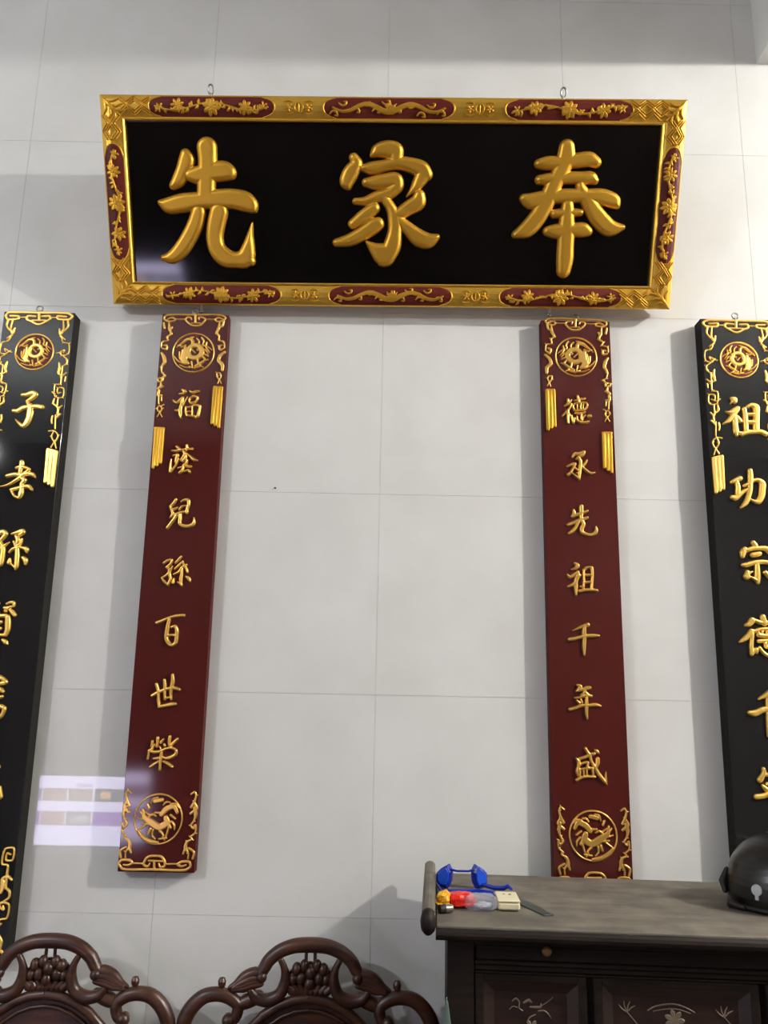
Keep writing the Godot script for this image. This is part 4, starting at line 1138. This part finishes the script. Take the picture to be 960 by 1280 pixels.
func pillow(s: Shape, size: Vector3, at: Vector3, seed_: int, power := 2.6, crumple := 0.09) -> void:   # soft box with crumpled faces
	var f := FastNoiseLite.new()
	f.seed = seed_
	f.frequency = 60.0
	var rows := 12
	var cols := 20
	var p := []
	for i in rows + 1:
		var line := []
		for k in cols:
			var a := PI * i / rows
			var w := TAU * k / cols
			var d := Vector3(sin(a) * cos(w), cos(a), sin(a) * sin(w))
			var q := pow(pow(absf(d.x), power) + pow(absf(d.y), power) + pow(absf(d.z), power), -1.0 / power)
			var v := d * q * size / 2.0
			line.append(at + v * (1.0 + crumple * f.get_noise_3dv(v * 1.0)))
		p.append(line)
	for i in rows:
		for k in cols:
			var l := (k + 1) % cols
			s.poly([p[i][k], p[i + 1][k], p[i + 1][l]], at)
			s.poly([p[i][k], p[i + 1][l], p[i][l]], at)

# ---------------------------------------------------------------- the room

func tiled_wall() -> void:
	var w := structure("wall_back", Vector3(8.4, 4.2, 0.2), Vector3(0, 2.0, -0.112), M.grout, "white glossy tiled wall")
	var sizes := {}
	var xs := []
	for k in range(-7, 8):
		xs.append(-0.0093 + 0.6 * k)
	var ys := [0.0, 0.3]
	for k in 6:
		ys.append(0.9 + 0.6 * k)
	ys.append(4.0)
	for i in xs.size() - 1:
		for j in ys.size() - 1:
			var x0 := maxf(xs[i], -4.0)
			var x1 := minf(xs[i + 1], 4.0)
			var size := Vector2(x1 - x0, ys[j + 1] - ys[j]).snappedf(0.0001)
			if not sizes.has(size):
				var s := Shape.new()
				s.box(Vector3(size.x - 0.0006, size.y - 0.0006, 0.011), Vector3.ZERO, 0.0003)
				sizes[size] = s.mesh()
			part("tile", sizes[size], M.tile, w, Vector3((x0 + x1) / 2.0, (ys[j] + ys[j + 1]) / 2.0, -0.0055) - w.position)
	nail(w, Vector3(-0.3295, 2.1129, 0.0))

func nail(w: Node3D, at: Vector3) -> void:
	var s := Shape.new()
	s.tube([Vector3(0, 0, -0.004), Vector3(0, 0, 0.003)], [0.0028, 0.0028], 8)
	part("nail", s.mesh(), M.iron, w, at - w.position, "small dark nail head")

func screen_image() -> ImageTexture:     # a menu of thumbnails in rows between pale bands
	var im := Image.create(256, 144, false, Image.FORMAT_RGB8)
	im.fill(Color(0.88, 0.85, 1.0))
	var edges := [0, 20, 75, 132, 200, 256]
	var upper := [Color(0.52, 0.46, 0.62), Color(0.60, 0.48, 0.47), Color(0.56, 0.47, 0.48), Color(0.33, 0.33, 0.35), Color(0.42, 0.38, 0.46)]
	var lower := [Color(0.56, 0.38, 0.70), Color(0.60, 0.46, 0.48), Color(0.48, 0.44, 0.47), Color(0.56, 0.36, 0.74), Color(0.50, 0.42, 0.56)]
	for c in 5:
		var a: int = edges[c]
		var b: int = edges[c + 1] - 3
		im.fill_rect(Rect2i(256 - b, 26, b - a, 27), upper[c])
		im.fill_rect(Rect2i(256 - b, 74, b - a, 29), lower[c])
	im.fill_rect(Rect2i(256 - 168, 32, 22, 15), Color(0.86, 0.66, 0.45))
	im.fill_rect(Rect2i(256 - 128, 15, 36, 8), Color(0.70, 0.66, 0.88))
	im.fill_rect(Rect2i(256 - 122, 82, 24, 14), Color(0.66, 0.64, 0.68))
	return ImageTexture.create_from_image(im)

func bulb_lamp(at: Vector3, inward: Vector3, energy: float, colour: Color, label: String) -> void:
	var o := thing("wall_lamp", label, "lamp", at)
	var s := Shape.new()
	s.ball(Vector3.ZERO, Vector3(0.045, 0.055, 0.045), 12, 16)
	var glow := paint(Color(0.9, 0.9, 0.9), 0.4)
	glow.emission_enabled = true
	glow.emission = colour
	glow.emission_energy_multiplier = 6.0
	part("bulb", s.mesh(), glow, o)
	s = Shape.new()
	s.lathe([Vector2(0.02, 0.045), Vector2(0.024, 0.06), Vector2(0.024, 0.1), Vector2(0.0, 0.105)], Vector3.ZERO, 16)
	if inward == Vector3.ZERO:
		s.tube([Vector3(0, 0.09, 0), Vector3(0, 3.995 - at.y, 0)], [0.004, 0.004], 8)
	else:
		s.tube([Vector3(0, 0.09, 0), Vector3(0, 0.1, 0) - inward * 0.1, Vector3(0, 0.1, 0) - inward * (4.0 - absf(at.x))], [0.01, 0.01, 0.012], 8)
	part("holder", s.mesh(), M.white_plastic, o)
	var l := OmniLight3D.new()
	l.name = "light"
	l.light_color = colour
	l.light_energy = energy
	l.light_size = 0.045
	l.omni_range = 14.0
	l.omni_attenuation = 2.0
	l.shadow_enabled = true
	o.add_child(l)

func _ready() -> void:
	# camera
	var cam := Camera3D.new()
	cam.name = "camera"
	cam.fov = 63.24
	cam.near = 0.05
	cam.position = Vector3(0, 1.5, 2.473)
	cam.rotation = Vector3(deg_to_rad(12.419), deg_to_rad(-0.113), deg_to_rad(1.125))
	add_child(cam)
	cam.current = true
	var env := Environment.new()
	env.background_mode = Environment.BG_COLOR
	env.background_color = Color(0.02, 0.02, 0.022)
	env.tonemap_mode = Environment.TONE_MAPPER_LINEAR
	env.tonemap_exposure = 0.87
	env.sdfgi_enabled = true
	env.ssao_enabled = true
	env.ssil_enabled = true
	var we := WorldEnvironment.new()
	we.name = "environment"
	we.environment = env
	add_child(we)
	materials()
	# lamps on the side walls, outside the picture
	bulb_lamp(Vector3(3.8, 3.7, 2.0), Vector3.LEFT, 15.0, Color(1.0, 0.99, 0.965), "bare bulb on a short arm, high on the right wall")
	bulb_lamp(Vector3(-2.87, 3.16, 3.4), Vector3.ZERO, 4.6, Color(0.97, 0.985, 1.0), "bare pendant bulb, mirrored as a white spot in the left black board")
	# the room
	tiled_wall()
	structure("wall_left", Vector3(0.2, 4.2, 6.4), Vector3(-4.1, 2.0, 3.0), M.plaster, "pale plastered side wall")
	structure("wall_right", Vector3(0.2, 4.2, 6.4), Vector3(4.1, 2.0, 3.0), M.plaster, "pale plastered side wall")
	structure("wall_front", Vector3(8.4, 4.2, 0.2), Vector3(0, 2.0, 6.1), M.panelling, "dark panelled wall facing the tiles")
	structure("floor", Vector3(8.4, 0.2, 6.4), Vector3(0, -0.1, 3.0), M.floor, "brown tiled floor")
	structure("ceiling", Vector3(8.4, 0.2, 6.4), Vector3(0, 4.1, 3.0), M.ceiling, "white ceiling")
	structure("trim_1", Vector3(0.28, 0.36, 6.0), Vector3(1.263 + 0.14, 3.66 + 0.18, 3.0), M.ceiling, "painted ceiling beam at the upper right")
	plaque()
	couplet("rl", "couplet_board", "dark red board with seven gold characters, hanging clear above the chairs", Vector3(-0.7045, 2.659, 0.0466), deg_to_rad(0.3), 0.2095, 1.644, 0.034, true)
	couplet("rr", "couplet_board", "dark red board with seven gold characters, its foot behind the sideboard", Vector3(0.4885, 2.6678, 0.038), 0.0, 0.218, 1.69, 0.034, true)
	couplet("bl", "couplet_board", "black board with gold characters, cut by the photo's left edge", Vector3(-1.198, 2.6521, 0.055), 0.0, 0.2215, 1.86, 0.05, false)
	couplet("br", "couplet_board", "black board with gold characters, rising behind the helmet", Vector3(0.9876, 2.6762, 0.055), 0.0, 0.2215, 1.86, 0.05, false)
	chair(Vector3(-0.1609, 0.8875, 0.15), "carved dark rosewood chair with arched crest, nearer to the sideboard")
	chair(Vector3(-0.826, 0.886, 0.15), "carved dark rosewood chair with arched crest, below the left black board")
	cabinet()
	small_things()
	# the television that the tiles mirror, behind the camera
	var tv := thing("television", "television with a glowing lavender menu, mirrored in the tiles beside the red board", "television", Vector3(-2.3, 0.28, 4.6))
	var s := Shape.new()
	s.box(Vector3(0.99, 0.58, 0.05), Vector3(0, 0.265, 0.03), 0.006)
	part("casing", s.mesh(), M.rubber, tv)
	var q := QuadMesh.new()
	q.size = Vector2(0.945, 0.53)
	var glow := paint(Color(0.02, 0.02, 0.02), 0.3)
	glow.emission_enabled = true
	glow.emission_operator = BaseMaterial3D.EMISSION_OP_MULTIPLY
	glow.emission = Color(1, 1, 1)
	glow.emission_texture = screen_image()
	glow.emission_energy_multiplier = 14.0
	var sc := part("screen", q, glow, tv, Vector3(0, 0.265, 0.003), "glowing screen")
	sc.rotation.y = PI
	var st := thing("television_stand", "low dark stand under the television", "stand", Vector3(-2.3, 0, 4.62))
	s = Shape.new()
	s.box(Vector3(1.2, 0.025, 0.42), Vector3(0, 0.24, 0), 0.003)
	part("shelf", s.mesh(), M.dark, st)
	for x in [-0.55, 0.55]:
		s = Shape.new()
		s.box(Vector3(0.05, 0.228, 0.38), Vector3(x, 0.114, 0), 0.003)
		part("foot", s.mesh(), M.dark, st)
